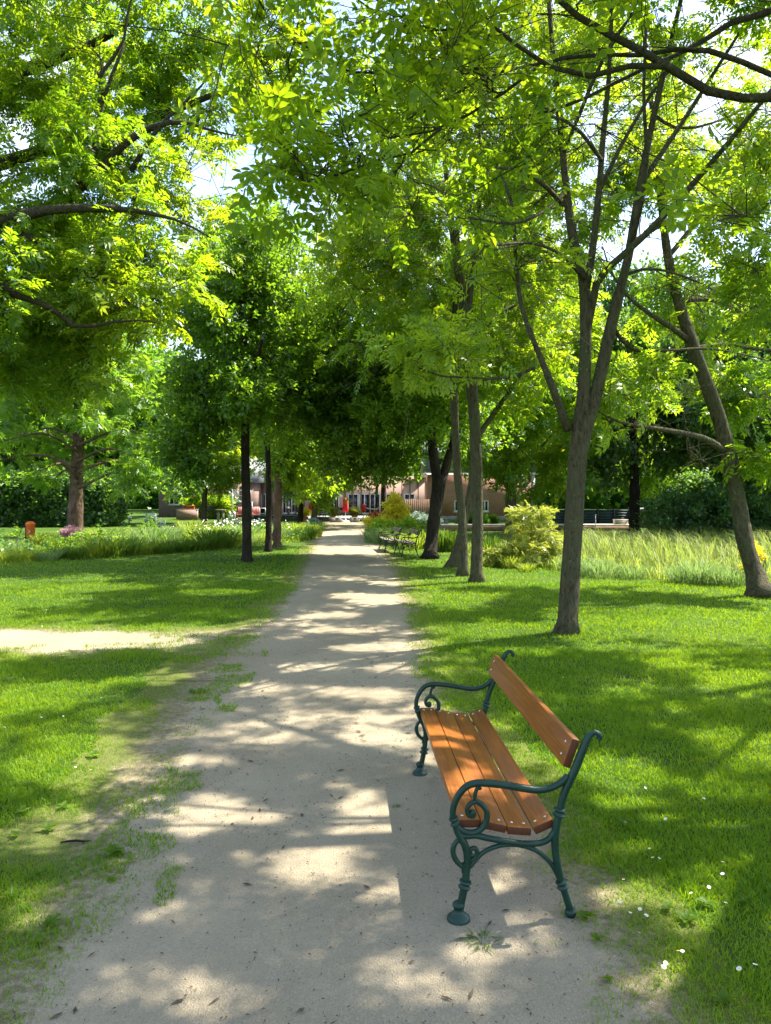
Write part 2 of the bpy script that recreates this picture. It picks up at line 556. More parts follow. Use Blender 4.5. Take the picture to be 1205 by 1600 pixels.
    def finish(s, name, base, label, cat, bark, leaf, group=None):
        base = np.asarray(base, float)
        root = empty(name, base, 0, label, cat, group)
        V, gs = join_np(s.wood)
        link('trunk', mesh_np(name + '_trunk', V - base, gs), bark, root)
        V, gs = join_np([(a, [f]) for a, f in s.leaves])
        link('crown', mesh_np(name + '_crown', V - base, gs, smooth=False), leaf, root)
        return root


def pl(pts, D):
    """list of photo pixels (x,y[,dz]) at distance D -> world points"""
    return [P(p[0], p[1], D + (p[2] if len(p) > 2 else 0)) for p in pts]


def px2r(w, D):
    return [v / 2 / FPX * D for v in w]


def generic(seed, h, cr, cb, r0, tpl='simple', nt=120, rho=.8, m=8, n=6, scale=1.0, fork=None, blobs=None, bare=0.0, lean=0.0):
    """a broadleaf tree at the origin: height h, crown radius cr, crown base cb"""
    t = Tree(seed); t.gaps = False
    rng = t.rng
    top = np.array([rng.normal(0, .2) + lean, rng.normal(0, .2), h * .86])
    t.limb([(0, 0, -.1), (rng.normal(0, .05), rng.normal(0, .05), h * .25), (rng.normal(0, .12) + lean * .4, rng.normal(0, .12), h * .55), top],
           [r0 * 1.1, r0 * .88, r0 * .55, r0 * .12], 10, flare=.45)
    nl = 7
    for k in range(nl):
        a = k * 2.4 + rng.uniform(0, .6)
        z0 = cb + .2 + (h * .55 - cb) * k / nl
        e = np.array([math.cos(a), math.sin(a), 0]) * cr * rng.uniform(.45, .75)
        t.limb([(0, 0, z0), e * .4 + (0, 0, z0 + .10 * h), e + (0, 0, z0 + .2 * h * rng.uniform(.5, 1.1))], [r0 * .42, r0 * .3, r0 * .12], 7, .02)
    zc = (h + cb) / 2
    T = t.blob((lean * .6, 0, zc), (cr, cr, (h - cb) / 2), nt, .45)
    # knock gaps into the outline
    g = fbm(np.arctan2(T[:, 1], T[:, 0]) * 1.6 + 10, T[:, 2] * .55, seed, 2)
    T = T[g > .36]
    t.grow(T, rho, m, n, tpl, scale, bare=bare, r_k=.012, rmax=r0 * .4)
    return t
# ------------------------------------------------------------------ camera, sun, sky
cam_d = bpy.data.cameras.new('camera')
cam = bpy.data.objects.new('camera', cam_d); COL.objects.link(cam)
cam.location = (0, 0, CAM_H); cam.rotation_euler = (R(90) - PITCH, 0, 0)
cam_d.sensor_fit = 'VERTICAL'; cam_d.sensor_height = 36.0; cam_d.lens = 36.0 * FPX / 1600.0
cam_d.clip_start = .05; cam_d.clip_end = 3000
SC.camera = cam

sl = bpy.data.lights.new('sun', 'SUN'); sl.energy = 5.0; sl.angle = R(.53); sl.color = (1.0, .93, .80)
so = bpy.data.objects.new('sun', sl); COL.objects.link(so); so.rotation_euler = SD.to_track_quat('Z', 'Y').to_euler()

w = bpy.data.worlds.new('World'); SC.world = w; w.use_nodes = True
nt = w.node_tree; nt.nodes.clear()
wo = nt.nodes.new('ShaderNodeOutputWorld'); bg = nt.nodes.new('ShaderNodeBackground')
sky = nt.nodes.new('ShaderNodeTexSky'); sky.sky_type = 'NISHITA'; sky.sun_disc = False
sky.sun_elevation = SUN_EL; sky.sun_rotation = math.atan2(SD.x, SD.y)
sky.air_density = 1.0; sky.dust_density = 1.0
tc = nt.nodes.new('ShaderNodeTexCoord'); mp = nt.nodes.new('ShaderNodeMapping'); mp.inputs['Scale'].default_value = (1, 1, 2.2)
nz = nt.nodes.new('ShaderNodeTexNoise'); nz.inputs['Scale'].default_value = 2.6; nz.inputs['Detail'].default_value = 7
rp = nt.nodes.new('ShaderNodeValToRGB'); rp.color_ramp.elements[0].position = .50; rp.color_ramp.elements[1].position = .70
mx = nt.nodes.new('ShaderNodeMix'); mx.data_type = 'RGBA'; mx.inputs[7].default_value = (4.5, 4.6, 4.8, 1)
nt.links.new(tc.outputs['Generated'], mp.inputs[0]); nt.links.new(mp.outputs[0], nz.inputs['Vector'])
nt.links.new(nz.outputs['Fac'], rp.inputs[0]); nt.links.new(rp.outputs[0], mx.inputs[0])
nt.links.new(sky.outputs[0], mx.inputs[6]); nt.links.new(mx.outputs[2], bg.inputs['Color'])
bg.inputs['Strength'].default_value = .14
nt.links.new(bg.outputs[0], wo.inputs[0])

SC.view_settings.view_transform = 'Standard'; SC.view_settings.look = 'None'
SC.view_settings.exposure = 1.9; SC.view_settings.gamma = 1.0
cy = SC.cycles
cy.max_bounces = 8; cy.diffuse_bounces = 4; cy.glossy_bounces = 2; cy.transmission_bounces = 5
cy.sample_clamp_indirect = 6.0; cy.caustics_reflective = False; cy.caustics_refractive = False

# ------------------------------------------------------------------ ground
BED_R = np.array([(40, 14.1), (6.6, 14.1), (3.9, 17.0), (3.2, 19.4), (2.6, 22.7), (1.56, 25.0), (.9, 30.0)])   # near rim of the reed bed (x,y)


def bed_right(x, y):
    """metres inside the sunken reed bed on the right (negative outside)"""
    k = np.argsort(BED_R[:, 0])
    yn = np.interp(x, BED_R[k, 0], BED_R[k, 1])
    return np.minimum(np.minimum(y - yn, 33.0 + .10 * x - y), (x - 1.2) * 1.5)


def hgt(x, y):
    x = np.asarray(x, float); y = np.asarray(y, float)
    return -.75 * sstep(.4, 5.5, bed_right(x, y))


PL_L = np.array([(-10, -1.1), (0, -1.1), (2.47, -1.1), (3.16, -1.07), (3.67, -1.12), (4.9, -1.22), (7.4, -1.43), (8.7, -1.46), (11, -1.5), (14, -1.56), (21.5, -2.0), (31.4, -2.55), (43.4, -3.2), (52, -3.7)])
PL_R = np.array([(-10, .75), (0, .68), (2.47, .64), (2.9, .68), (3.3, .68), (3.8, .61), (5.0, .42), (6.7, .28), (8.7, .27), (13.2, .2), (20.4, -.04), (31.4, -.72), (43.4, -1.46), (52, -2.0)])


def s_path(x, y):
    """signed distance-like: <0 on the main path or the side path"""
    a = np.maximum(np.interp(y, PL_L[:, 0], PL_L[:, 1]) - x, x - np.interp(y, PL_R[:, 0], PL_R[:, 1]))
    a = a + .10 * (fbm(x * 2.2, y * 2.2, 11) - .5) + .05 * (fbm(x * 9, y * 9, 12) - .5)
    c = np.maximum(np.abs(y - (8.95 - .02 * (x + 2) + .12 * (fbm(x * .7, x * 0 + 3, 6) - .5))) - .52 - .35 * (fbm(x * 2.2, y * 2.2, 5) - .5) + .16 * np.maximum(0, x + 3.6), .7 * (x + 2.35) + .3 * (fbm(x * 3, y * 3, 8) - .5))
    return np.minimum(a, np.maximum(c, -12 - x))


def bare(x, y):
    """0..1 how worn the turf is beside the path"""
    b = np.zeros_like(np.asarray(x, float))
    for cx, cy_, rx, ry, k in [(-1.75, 7.4, .55, 1.0, 1), (-1.75, 6.0, .5, .9, 1), (-1.6, 5.0, .35, .8, .9), (-1.55, 3.85, .45, .35, .95), (-1.35, 3.2, .25, .3, .7), (-1.6, 2.6, .5, .3, .45),
                               (.80, 3.0, .25, .5, .7), (.85, 2.5, .25, .3, .6), (1.15, 2.35, .15, .12, .6), (.68, 3.9, .2, .8, .6), (.6, 5.0, .15, .6, .4), (-1.9, 9.6, .5, .4, .8), (-1.8, 8.3, .6, .35, .6)]:
        d = ((x - cx) / rx) ** 2 + ((y - cy_) / ry) ** 2
        b = np.maximum(b, k * np.exp(-d * .9))
    n = fbm(x * 4.5, y * 4.5, 21)
    return np.clip(b * (0.55 + 1.1 * n), 0, 1)


def grid_mesh(name, xs, ys, zf, mat, keep=None, kind='structure'):
    X, Y = np.meshgrid(xs, ys)
    V = np.stack([X, Y, zf(X, Y)], -1).reshape(-1, 3)
    nx, ny = len(xs), len(ys)
    i = np.arange(nx * ny).reshape(ny, nx)
    F = np.stack([i[:-1, :-1], i[:-1, 1:], i[1:, 1:], i[1:, :-1]], -1).reshape(-1, 4)
    o = link(name, mesh_np(name, V, [F]), mat)
    return tag(o, kind=kind)


b = NT('lawn_soil')
pw = b.pos()
n1 = b.noise(pw, .35, 4); n2 = b.noise(pw, 6, 5); n3 = b.noise(pw, 60, 3)
c = b.ramp(n1, [(.35, (.04, .10, .008)), (.55, (.065, .14, .010)), (.7, (.10, .165, .012))])
c = b.mix(b.ramp(n2, [(.45, (0, 0, 0)), (.75, (.55, .55, .55))]), c, (.10, .105, .03))
c = b.mix(b.ramp(n3, [(.4, (.75, .75, .75)), (.62, (0, 0, 0))]), c, (.028, .05, .01))
M['lawn'] = b.done(b.bsdf(c, .9, .12, b.bump(b.math('ADD', n3, n2), .9, .04)))

xs = np.unique(np.concatenate([np.linspace(-420, -30, 27), np.linspace(-30, 30, 121), np.linspace(30, 420, 27)]))
ys = np.unique(np.concatenate([np.linspace(-60, 0, 9), np.linspace(0, 60, 121), np.linspace(60, 700, 33)]))
grid_mesh('lawn', xs, ys, lambda X, Y: hgt(X, Y), M['lawn'])

# gravel paths: one sheet 4 mm proud of the turf, its rim pulled onto the worn outline
b = NT('gravel')
pw = b.pos()
n1 = b.noise(pw, .9, 5); n2 = b.noise(pw, 9, 5, .6); n3 = b.noise(pw, 110, 3, .7)
vo = b.n('ShaderNodeTexVoronoi', Vector=pw, Scale=150.0)
vo2 = b.n('ShaderNodeTexVoronoi', Vector=pw, Scale=38.0)
c = b.ramp(n1, [(.3, (.235, .195, .13)), (.5, (.285, .24, .165)), (.7, (.34, .29, .20))])
c = b.mix(b.ramp(n2, [(.35, (.5, .5, .5)), (.6, (0, 0, 0))]), c, (.27, .23, .165))
c = b.mix(b.ramp(vo.outputs['Color'], [(.55, (0, 0, 0)), (.95, (.3, .3, .3))]), c, (.44, .395, .31))
c = b.mix(b.ramp(n3, [(.32, (.55, .55, .55)), (.45, (0, 0, 0))]), c, (.16, .135, .095))
c = b.mix(b.ramp(vo2.outputs['Distance'], [(.07, (.6, .6, .6)), (.13, (0, 0, 0))]), c, (.19, .165, .12))
hh = b.math('ADD', b.math('MULTIPLY', vo.outputs['Distance'], .6), b.math('ADD', n3, b.math('MULTIPLY', n2, 2.0)))
wear = b.n('ShaderNodeAttribute', _attribute_name='wear').outputs['Fac']
e1 = b.noise(pw, 3.5, 5, .65); e2 = b.noise(pw, 22, 4, .7)
wv = b.math('ADD', wear, b.math('MULTIPLY', b.math('SUBTRACT', b.math('ADD', e1, e2), 1.0), .42))
soil = b.mix(b.ramp(e2, [(.36, (0, 0, 0)), (.6, (1, 1, 1))]), (.26, .215, .14), (.17, .14, .085))
that = b.mix(b.ramp(n3, [(.4, (0, 0, 0)), (.6, (1, 1, 1))]), (.075, .115, .018), (.14, .14, .045))
c = b.mix(b.ramp(wv, [(.02, (0, 0, 0)), (.14, (1, 1, 1))]), c, soil)
c = b.mix(b.ramp(wv, [(.16, (0, 0, 0)), (.36, (1, 1, 1))]), c, that)
M['gravel'] = b.done(b.bsdf(c, .95, .1, b.bump(hh, .7, .016)))


def path_piece(xs, ys):
    X, Y = np.meshgrid(xs, ys)
    S0 = s_path(X, Y); bz = bare(X, Y)
    S = S0 - .34 - .3 * fbm(X * 1.3, Y * 1.3, 15) - .6 * bz * (S0 < .9)
    W = S0 - .16 * bz
    nx, ny = len(xs), len(ys)
    i = np.arange(nx * ny).reshape(ny, nx)
    F = np.stack([i[:-1, :-1], i[:-1, 1:], i[1:, 1:], i[1:, :-1]], -1).reshape(-1, 4)
    F = F[(S.ravel() < 0)[F].any(1)]
    V = np.stack([X, Y, .004 + .010 * (fbm(X * 1.3, Y * 1.3, 31) - .5) * sstep(.05, -.3, S0)], -1).reshape(-1, 3)
    u = np.unique(F); re = np.zeros(len(V), int); re[u] = np.arange(len(u))
    return V[u], re[F], W.ravel()[u]


def path_sheet(name, pieces):
    V, gs = join_np([(p[0], [p[1]]) for p in pieces])
    me = mesh_np(name, V, gs)
    me.attributes.new('wear', 'FLOAT', 'POINT').data.foreach_set('value', np.concatenate([p[2] for p in pieces]).astype(np.float32))
    return tag(link(name, me, M['gravel']), kind='structure')


path_sheet('path', [path_piece(np.arange(-3.6, 2.4, .04), np.linspace(1.2, 7.02, 146)),
                    path_piece(np.arange(-12, 1.7, .06), np.linspace(7.0, 15.03, 134)),
                    path_piece(np.arange(-5.0, 1.6, .09), np.linspace(15.0, 52.0, 186)),
                    path_piece(np.arange(-2.4, 2.0, .1), np.linspace(-9.0, 1.22, 103))])

# ------------------------------------------------------------------ grass blades
def grass_mat(name, c0, c1, t0, t1, tr=.42):
    b = NT(name)
    isl = b.n('ShaderNodeNewGeometry').outputs['Random Per Island']
    n1 = b.noise(b.pos(), .45, 3); n2 = b.noise(b.pos(), 2.6, 3)
    f = b.math('ADD', b.math('MULTIPLY', isl, .45), b.math('SUBTRACT', b.math('ADD', n1, n2), .72)); f.node.use_clamp = True
    p = b.bsdf(b.mix(f, c0, c1), .55, .25)
    t = b.n('ShaderNodeBsdfTranslucent', Color=b.mix(f, t0, t1)).outputs[0]
    return b.done(b.n('ShaderNodeMixShader', i0=tr, i1=p, i2=t).outputs[0])


M['grass'] = grass_mat('grass', (.062, .16, .006), (.17, .28, .009), (.14, .33, .005), (.45, .57, .010))
GR = np.random.default_rng(5)


def blades(x, y, z, h, wd, lean, rng, az=None, seg3=False):
    n = len(x)
    a = rng.uniform(0, 2 * PI, n) if az is None else az
    fa = rng.uniform(0, 2 * PI, n)
    L = np.stack([np.cos(a), np.sin(a), np.zeros(n)], 1) * (lean * h)[:, None]
    W = np.stack([np.cos(fa), np.sin(fa), np.zeros(n)], 1) * (wd / 2)[:, None]
    B = np.stack([x, y, z], 1)
    up = np.array([0, 0, 1.0])
    if seg3:
        m1 = B + L * .18 + up * (h * .45)[:, None]; m2 = B + L * .55 + up * (h * .85)[:, None]
        tip = B + L * 1.15 + up * (h * .93)[:, None]
        V = np.stack([B - W * .7, B + W * .7, m1 - W, m1 + W, m2 - W * .75, m2 + W * .75, tip], 1)
        k = np.arange(n)[:, None] * 7
        return V.reshape(-1, 3), [np.concatenate([k + np.array([[0, 1, 3, 2]]), k + np.array([[2, 3, 5, 4]])]), k + np.array([[4, 5, 6]])]
    m = B + L * .35 + up * (h * .6)[:, None]
    tip = B + L + up * (h * .95)[:, None]
    V = np.stack([B - W, B + W, m - W * .75, m + W * .75, tip], 1)
    k = np.arange(n)[:, None] * 5
    return V.reshape(-1, 3), [k + np.array([[0, 1, 3, 2]]), k + np.array([[2, 3, 4]])]


def lawn_ok(x, y):
    s = s_path(x, y)
    d = sstep(-.08, .20, s + .34 * (fbm(x * 4, y * 4, 41) - .55)) ** 1.3
    d = d * (1 - .96 * np.clip(bare(x, y) * 1.25, 0, 1))
    d = d * (.55 + .75 * sstep(.3, .62, fbm(x * 2.7, y * 2.7, 43)))
    # odd tufts that hold on inside the worn edge
    tuft = (fbm(x * 3.3, y * 3.3, 47) > .62) & (s > -.16) & (x < 0) & (y > 3) & (y < 9.4)
    d = np.maximum(d, tuft * .75)
    return np.where(bed_right(x, y) > .6, 0, d)


parts = []
for y0, y1, dens in [(1.75, 2.6, 17000), (2.6, 3.6, 14500), (3.6, 4.8, 11000), (4.8, 6.4, 7800), (6.4, 8.5, 4600), (8.5, 11.5, 2200), (11.5, 15, 1150), (15, 20, 380), (20, 26, 170)]:
    hw = .62 * y1 + .7
    n = int(dens * (y1 - y0) * hw * 2)
    x, y = GR.uniform(-hw, hw, n), GR.uniform(y0, y1, n)
    k = (np.abs(x) < .62 * y + .7) & (GR.random(n) < lawn_ok(x, y))
    x, y = x[k], y[k]
    sparse = np.clip(1.4 - lawn_ok(x, y), 0, 1)
    cl = fbm(x * 2.2, y * 2.2, 51)
    h = GR.uniform(.018, .046, len(x)) * (.75 + .6 * cl) * (1 - .3 * sparse) * (1 + .012 * y)
    wd = (.0021 + .00062 * y) * GR.uniform(.7, 1.3, len(x))
    parts.append(blades(x, y, hgt(x, y) - .002, h, wd, GR.uniform(.25, 1.1, len(x)), GR))
V, gs = join_np(parts)
tag(link('grass', mesh_np('grass', V, gs, smooth=False), M['grass']), 'short mown grass of the park lawn', None, None, 'stuff')

# crumbs of bark, seed husks and dead leaf on the gravel
n = 9000
x, y = GR.uniform(-2.2, 1.6, n), 1.8 + 9 * GR.random(n) ** 1.5
k = (s_path(x, y) < .15) & (GR.random(n) < .35 + .65 * (fbm(x * 1.7, y * 1.7, 61) > .5))
x, y = x[k], y[k]; n = len(x)
L = GR.uniform(.003, .010, n) * np.where(GR.random(n) < .05, 3.4, 1); Wd = L * GR.uniform(.2, .7, n); a = GR.uniform(0, PI, n)
ca, sa = np.cos(a), np.sin(a)
zz = np.full(n, .0085)
def cc(u, v, h): return np.stack([x + u * L * ca - v * Wd * sa, y + u * L * sa + v * Wd * ca, zz + h], 1)
V = np.stack([cc(-1, 0, .0), cc(0, -.6, .002), cc(1, 0, .001), cc(0, .6, .002), cc(0, 0, .006)], 1).reshape(-1, 3)
kk = np.arange(n)[:, None] * 5
F = np.concatenate([kk + np.array([[0, 1, 4]]), kk + np.array([[1, 2, 4]]), kk + np.array([[2, 3, 4]]), kk + np.array([[3, 0, 4]])])
M['litter'] = plain('litter', (.085, .065, .045), .9, .1, .5, 30)
tag(link('leaf_litter', mesh_np('leaf_litter', V, [F], False), M['litter']), 'brown crumbs of bark and dead leaf on the gravel', None, None, 'stuff')
# ------------------------------------------------------------------ park bench
b = NT('bench_wood')
tcn = b.pos('Object')
v = b.mapv(tcn, (22, 1.2, 22))
g1 = b.noise(v, 2.2, 6, .6); g2 = b.noise(b.mapv(tcn, (60, 1.5, 60)), 3, 3); n2 = b.noise(tcn, 1.3, 3)
kn = b.n('ShaderNodeTexVoronoi', Vector=b.mapv(tcn, (7, 2.2, 7)), Scale=1.0)
c = b.ramp(g1, [(.3, (.165, .048, .0035)), (.5, (.24, .076, .006)), (.72, (.315, .112, .010))])
c = b.mix(b.ramp(g2, [(.42, (.6, .6, .6)), (.58, (0, 0, 0))]), c, (.13, .03, .004))
c = b.mix(b.ramp(kn.outputs['Distance'], [(.03, (.8, .8, .8)), (.09, (0, 0, 0))]), c, (.12, .03, .008))
c = b.mix(b.ramp(n2, [(.4, (0, 0, 0)), (.7, (.3, .3, .3))]), c, (.37, .12, .022))
geo = b.n('ShaderNodeNewGeometry')
M['bench_wood'] = b.done(b.bsdf(c, .45, .3, b.bump(g2, .12, .004), coat=.12))
b = NT('iron_green')
n = b.noise(b.pos(), 14, 4); nf = b.noise(b.pos(), 90, 3)
M['iron'] = b.done(b.bsdf(b.ramp(n, [(.3, (.003, .022, .014)), (.7, (.007, .036, .023))]), b.ramp(nf, [(.3, (.32, .32, .32)), (.7, (.5, .5, .5))]), .32, b.bump(nf, .12, .003)))
b = NT('bench_end_grain')
M['end_grain'] = b.done(b.bsdf(b.ramp(b.noise(b.mapv(b.pos(), (90, 1, 90)), 2, 3), [(.35, (.055, .016, .006)), (.65, (.10, .032, .010))]), .6, .25))
M['steel'] = plain('bolt_steel', (.62, .62, .60), .3, .5, .1, 30, .8)

FF, FR, FB = G(716, 1438), G(656, 1210), G(892, 1426)     # feet: near front, far front, near back
al = nrm((FR - FF)[:2]); U = np.array([al[1], -al[0]])      # along the bench, and front -> back
YAW = math.atan2(al[1], al[0]) - PI / 2
BL = float(np.linalg.norm((FR - FF)[:2]))


def prof(zx, zy):
    """bench-side profile (u,v) from the close-up picture (3.479x, origin 620,1000)"""
    d = ray(620 + zx / 3.479, 1000 + zy / 3.479)
    o = np.array([0, 0, CAM_H])
    nn = np.array([al[0], al[1], 0])
    t = (np.array([FF[0], FF[1], 0]) - o).dot(nn) / d.dot(nn)
    p = o + d * t
    return np.array([(p[:2] - FF[:2]).dot(U), p[2]])


def pr(pts): return [prof(*p) for p in pts]


def curve(mb, pts, r, n=None, S=10, y=0.0, k=1.0):
    q = np.array(pr(pts))
    p3 = np.stack([q[:, 0], np.full(len(q), y), q[:, 1]], 1)
    mb.tube(p3, np.asarray(r) * k, S, n or len(pts) * 5)


def collar(mb, a, b_, r):
    p, q = prof(*a), prof(*b_)
    d = nrm(np.array([q[0] - p[0], 0, q[1] - p[1]]))
    mb.lathe([(r * .55, -.018), (r * .9, -.016), (r, -.010), (r * .72, -.004), (r * .72, .004), (r, .010), (r * .9, .016), (r * .55, .018)], (p[0], 0, p[1]), d, 14)


def bench_frame(y, root):
    fr = MB()
    # back post with the curled finial, down into the rear leg
    curve(fr, [(1092, 543), (1104, 530), (1098, 510), (1072, 503), (1040, 530), (1010, 600), (970, 700), (935, 775), (905, 850), (885, 935), (868, 1010), (860, 1080), (865, 1170), (880, 1250), (900, 1330), (925, 1410), (946, 1475)],
          [.010, .012, .012, .011, .014, .0165, .0175, .0165, .0155, .0155, .016, .016, .0155, .015, .0145, .0145, .015], 90, 12)
    # seat rail and arch
    curve(fr, [(340, 1062), (385, 1066), (430, 1063), (500, 1078), (600, 1096), (700, 1107), (780, 1103), (830, 1078), (862, 1030)], .0125, 48)
    curve(fr, [(372, 1255), (400, 1230), (435, 1188), (480, 1148), (550, 1120), (620, 1112), (700, 1122), (760, 1146), (810, 1184), (850, 1232), (880, 1295)], .0095, 50)
    collar(fr, (885, 935), (880, 960), .026); collar(fr, (899, 1328), (905, 1350), .025)
    f = fr.build('end_frame', M['iron'], root, True); f.location.y = y
    # front leg
    lg = MB()
    curve(lg, [(318, 1000), (327, 1035), (348, 1075), (372, 1120), (384, 1180), (380, 1250), (370, 1330), (352, 1420), (341, 1475)], [.013, .014, .015, .0155, .0155, .0155, .0155, .0155, .016], 44, 12)
    collar(lg, (371, 1328), (367, 1350), .026); collar(lg, (314, 985), (322, 1010), .021)
    curve(lg, [(366, 1215), (364, 1245), (357, 1268)], [.012, .010, .004], 10)
    lg.build('front_leg', M['iron'], f, True)
    ft = MB()
    p = prof(340, 1475)
    ft.lathe([(.012, .078), (.019, .074), (.025, .066), (.025, .060), (.0195, .052), (.0195, .044), (.026, .032), (.036, .022), (.044, .017), (.047, .010), (.047, -.004)], (p[0] - .003, 0, 0), (0, 0, 1), 24)
    ft.build('foot', M['iron'], f, True)
    ft = MB(); p = prof(946, 1475)
    ft.lathe([(.016, p[1] + .012), (.024, p[1] + .004), (.025, p[1] - .008), (.019, p[1] - .016), (.017, -.006)], (p[0], 0, 0), (0, 0, 1), 18)
    ft.build('foot', M['iron'], f, True)
    ar = MB()
    curve(ar, [(930, 735), (915, 755), (888, 778), (840, 802), (770, 815), (690, 806), (600, 790), (500, 779), (430, 779), (380, 796), (340, 838), (313, 893), (304, 950), (314, 990)],
          [.013, .0135, .0135, .014, .015, .0155, .0155, .0155, .015, .0145, .014, .013, .013, .013], 70, 12)
    ar.build('armrest', M['iron'], f, True)
    sc = MB()
    curve(sc, [(447, 788), (432, 820), (425, 862), (455, 888), (487, 925), (490, 975), (468, 1018), (428, 1045), (380, 1046), (345, 1028), (320, 1000)], [.007, .008, .0085, .010, .0115, .0125, .0125, .0125, .0125, .012, .010], 60)
    curve(sc, [(470, 905), (435, 880), (403, 888), (383, 918), (390, 948), (413, 958), (424, 942)], [.009, .0095, .010, .010, .010, .010, .009], 40)
    curve(sc, [(440, 800), (452, 806), (456, 800)], [.006, .008, .006], 8)
    q = prof(413, 940); sc.lathe([(.004, -.014), (.012, -.012), (.015, 0), (.012, .012), (.004, .014)], (q[0], 0, q[1]), (0, 1, 0), 14)
    sc.build('scroll', M['iron'], f, True)
    s2 = MB()
    curve(s2, [(350, 1082), (322, 1100), (306, 1142), (315, 1185), (340, 1218), (368, 1236), (385, 1228)], [.009, .010, .011, .011, .010, .009, .008], 36)
    curve(s2, [(380, 1210), (418, 1190), (438, 1158), (424, 1132), (400, 1140), (398, 1166), (414, 1172)], [.008, .009, .0095, .0095, .009, .009, .009], 34)
    s2.build('scroll', M['iron'], f, True)
    return f


def make_bench():
    root = empty('park_bench', (FF[0], FF[1], 0), YAW)
    f1 = bench_frame(0.0, root)
    f2 = copy_tree(f1, root); f2.location.y = BL
    # seat of four boards, dished
    tops = [((338, 986), (456, 984)), ((463, 988), (604, 1017)), ((609, 1021), (738, 1031)), ((744, 1028), (850, 980))]
    st = MB(); bolts = []
    import bmesh
    y0, y1 = .012, BL + .035
    for a, c in tops:
        p, q = prof(*a), prof(*c)
        d = q - p; L = np.linalg.norm(d); d /= L; nn = np.array([-d[1], d[0]])
        if nn[1] < 0: nn = -nn
        ct = (p + q) / 2 - nn * .016
        st.box((ct[0], (y0 + y1) / 2, ct[1]), (L, y1 - y0, .032), ry=-math.atan2(d[1], d[0]), bev=.004)
        for t in (.24, .76):
            w = p + d * L * t
            for yy in (y0 + .045, y1 - .045):
                bolts.append((w[0], yy, w[1], nn))
    seat = st.build('seat', M['bench_wood'], root, True)
    p, q = prof(958, 536), prof(904, 690)
    d = q - p; L = np.linalg.norm(d); d /= L
    nf = np.array([d[1], -d[0]])
    if nf[0] > 0: nf = -nf
    ct = (p + q) / 2 - nf * .017
    back = MB().box((ct[0], (y0 + y1) / 2, ct[1]), (L, y1 - y0 + .01, .034), ry=-math.atan2(d[1], d[0]), bev=.005).build('backrest', M['bench_wood'], root, True)
    for ob in (seat, back):
        ob.data.materials.append(M['end_grain'])
        for f in ob.data.polygons:
            if abs(f.normal.y) > .9: f.material_index = 1
    def bolt(w, nn, parent):
        m = MB().lathe([(.0001, .003), (.0042, .0026), (.0062, .001), (.0064, -.002)], w, (nn[0], 0, nn[1]), 10)
        return m.build('bolt', M['steel'], parent, True)
    for x, yy, z, nn in bolts: bolt((x, yy, z), nn, seat)
    for t in (.28, .72):
        for yy in (y0 + .055, y1 - .055):
            w = p + d * L * t
            bolt((w[0], yy, w[1]), nf, back)
    return root


bench = make_bench()
tag(bench, 'large orange-brown slatted bench with dark green scrolled iron ends beside the gravel', 'bench')
gb = 'distant benches by the path'
A, Bq = G(628, 870), G(601, 864)
o = copy_tree(bench); o.location = (A[0], A[1], 0); o.rotation_euler.z = R(6)
tag(o, 'small distant bench standing nearest the thick forked trunk', 'bench', gb)
o = copy_tree(bench); o.location = (Bq[0], Bq[1], 0); o.rotation_euler.z = R(6)
tag(o, 'small distant bench at the gravel edge, left of the other distant one', 'bench', gb)

M['bench_grey'] = plain('weathered_wood', (.16, .13, .10), .6, .4, .3, 12)
for root in [q for q in bpy.data.objects if q.name.startswith('park_bench.')]:
    for ch in root.children:
        if ch.name.startswith(('seat', 'backrest')):
            ch.material_slots[0].link = 'OBJECT'; ch.material_slots[0].material = M['bench_grey']
# ------------------------------------------------------------------ the trees one can tell apart
def blobs(t, D, lst):
    """clump centres: (px,py,depth offset, rx, ry, rz, n)"""
    return np.concatenate([t.blob(P(x, y, D + dz), (rx, ry, rz), n) for x, y, dz, rx, ry, rz, n in lst])


TREES = {}

# --- multi-stemmed ash right of the path
D = 9.5
t = Tree(101)
t.limb([G(885, 990) - (0, 0, .05)] + pl([(889, 950), (892, 880), (897, 800), (902, 720), (906, 680), (910, 640), (913, 600), (916, 510), (913, 440), (895, 372), (885, 300), (880, 240), (868, 120), (858, 0), (850, -160, .5)], D), px2r([31.5, 30.5, 29, 27.5, 27, 26.5, 22.5, 20, 18, 17, 14, 12, 10.5, 9, 7, 5], D), 16, flare=.3)
t.limb(pl([(915, 455), (926, 390, -.1), (936, 300, -.2), (942, 220, -.3), (952, 110, -.4), (960, -80, -.5)], D), px2r([14, 12, 10, 9, 7, 5], D), 8)
t.limb(pl([(904, 740), (911, 690), (935, 600), (956, 505), (975, 430), (986, 380), (1002, 280), (1022, 180), (1050, 60), (1085, -90)], D), px2r([18, 24, 21, 18.5, 16, 14, 12, 10, 8, 5], D), 10)
t.limb(pl([(915, 535, 0), (925, 480, -.05), (938, 432, -.2), (1000, 375, -.6), (1085, 285, -1), (1172, 182, -1.5), (1270, 60, -2)], D), px2r([10, 12, 11, 9.5, 8, 6, 5], D), 8)
t.limb(pl([(888, 672, 0), (866, 612, -.2), (842, 552, -.3), (815, 480, -.3), (806, 400, -.2), (800, 320, 0), (770, 240, .2)], D), px2r([14, 12, 9, 7, 6, 5, 4], D), 8)
t.limb(pl([(836, 575, -.3), (790, 592, -.4), (745, 590, -.5), (690, 588, -.6), (655, 575, -.7)], D), px2r([5, 4, 3.5, 3, 2], D), 5)
t.limb(pl([(880, 320, 0), (845, 285, -.6), (800, 265, -1.2), (740, 262, -1.8)], D), px2r([8, 7, 5, 4], D), 6)
t.limb(pl([(986, 380, 0), (1060, 330, .6), (1130, 250, 1.2), (1200, 190, 1.6)], D), px2r([8, 6, 5, 4], D), 6)
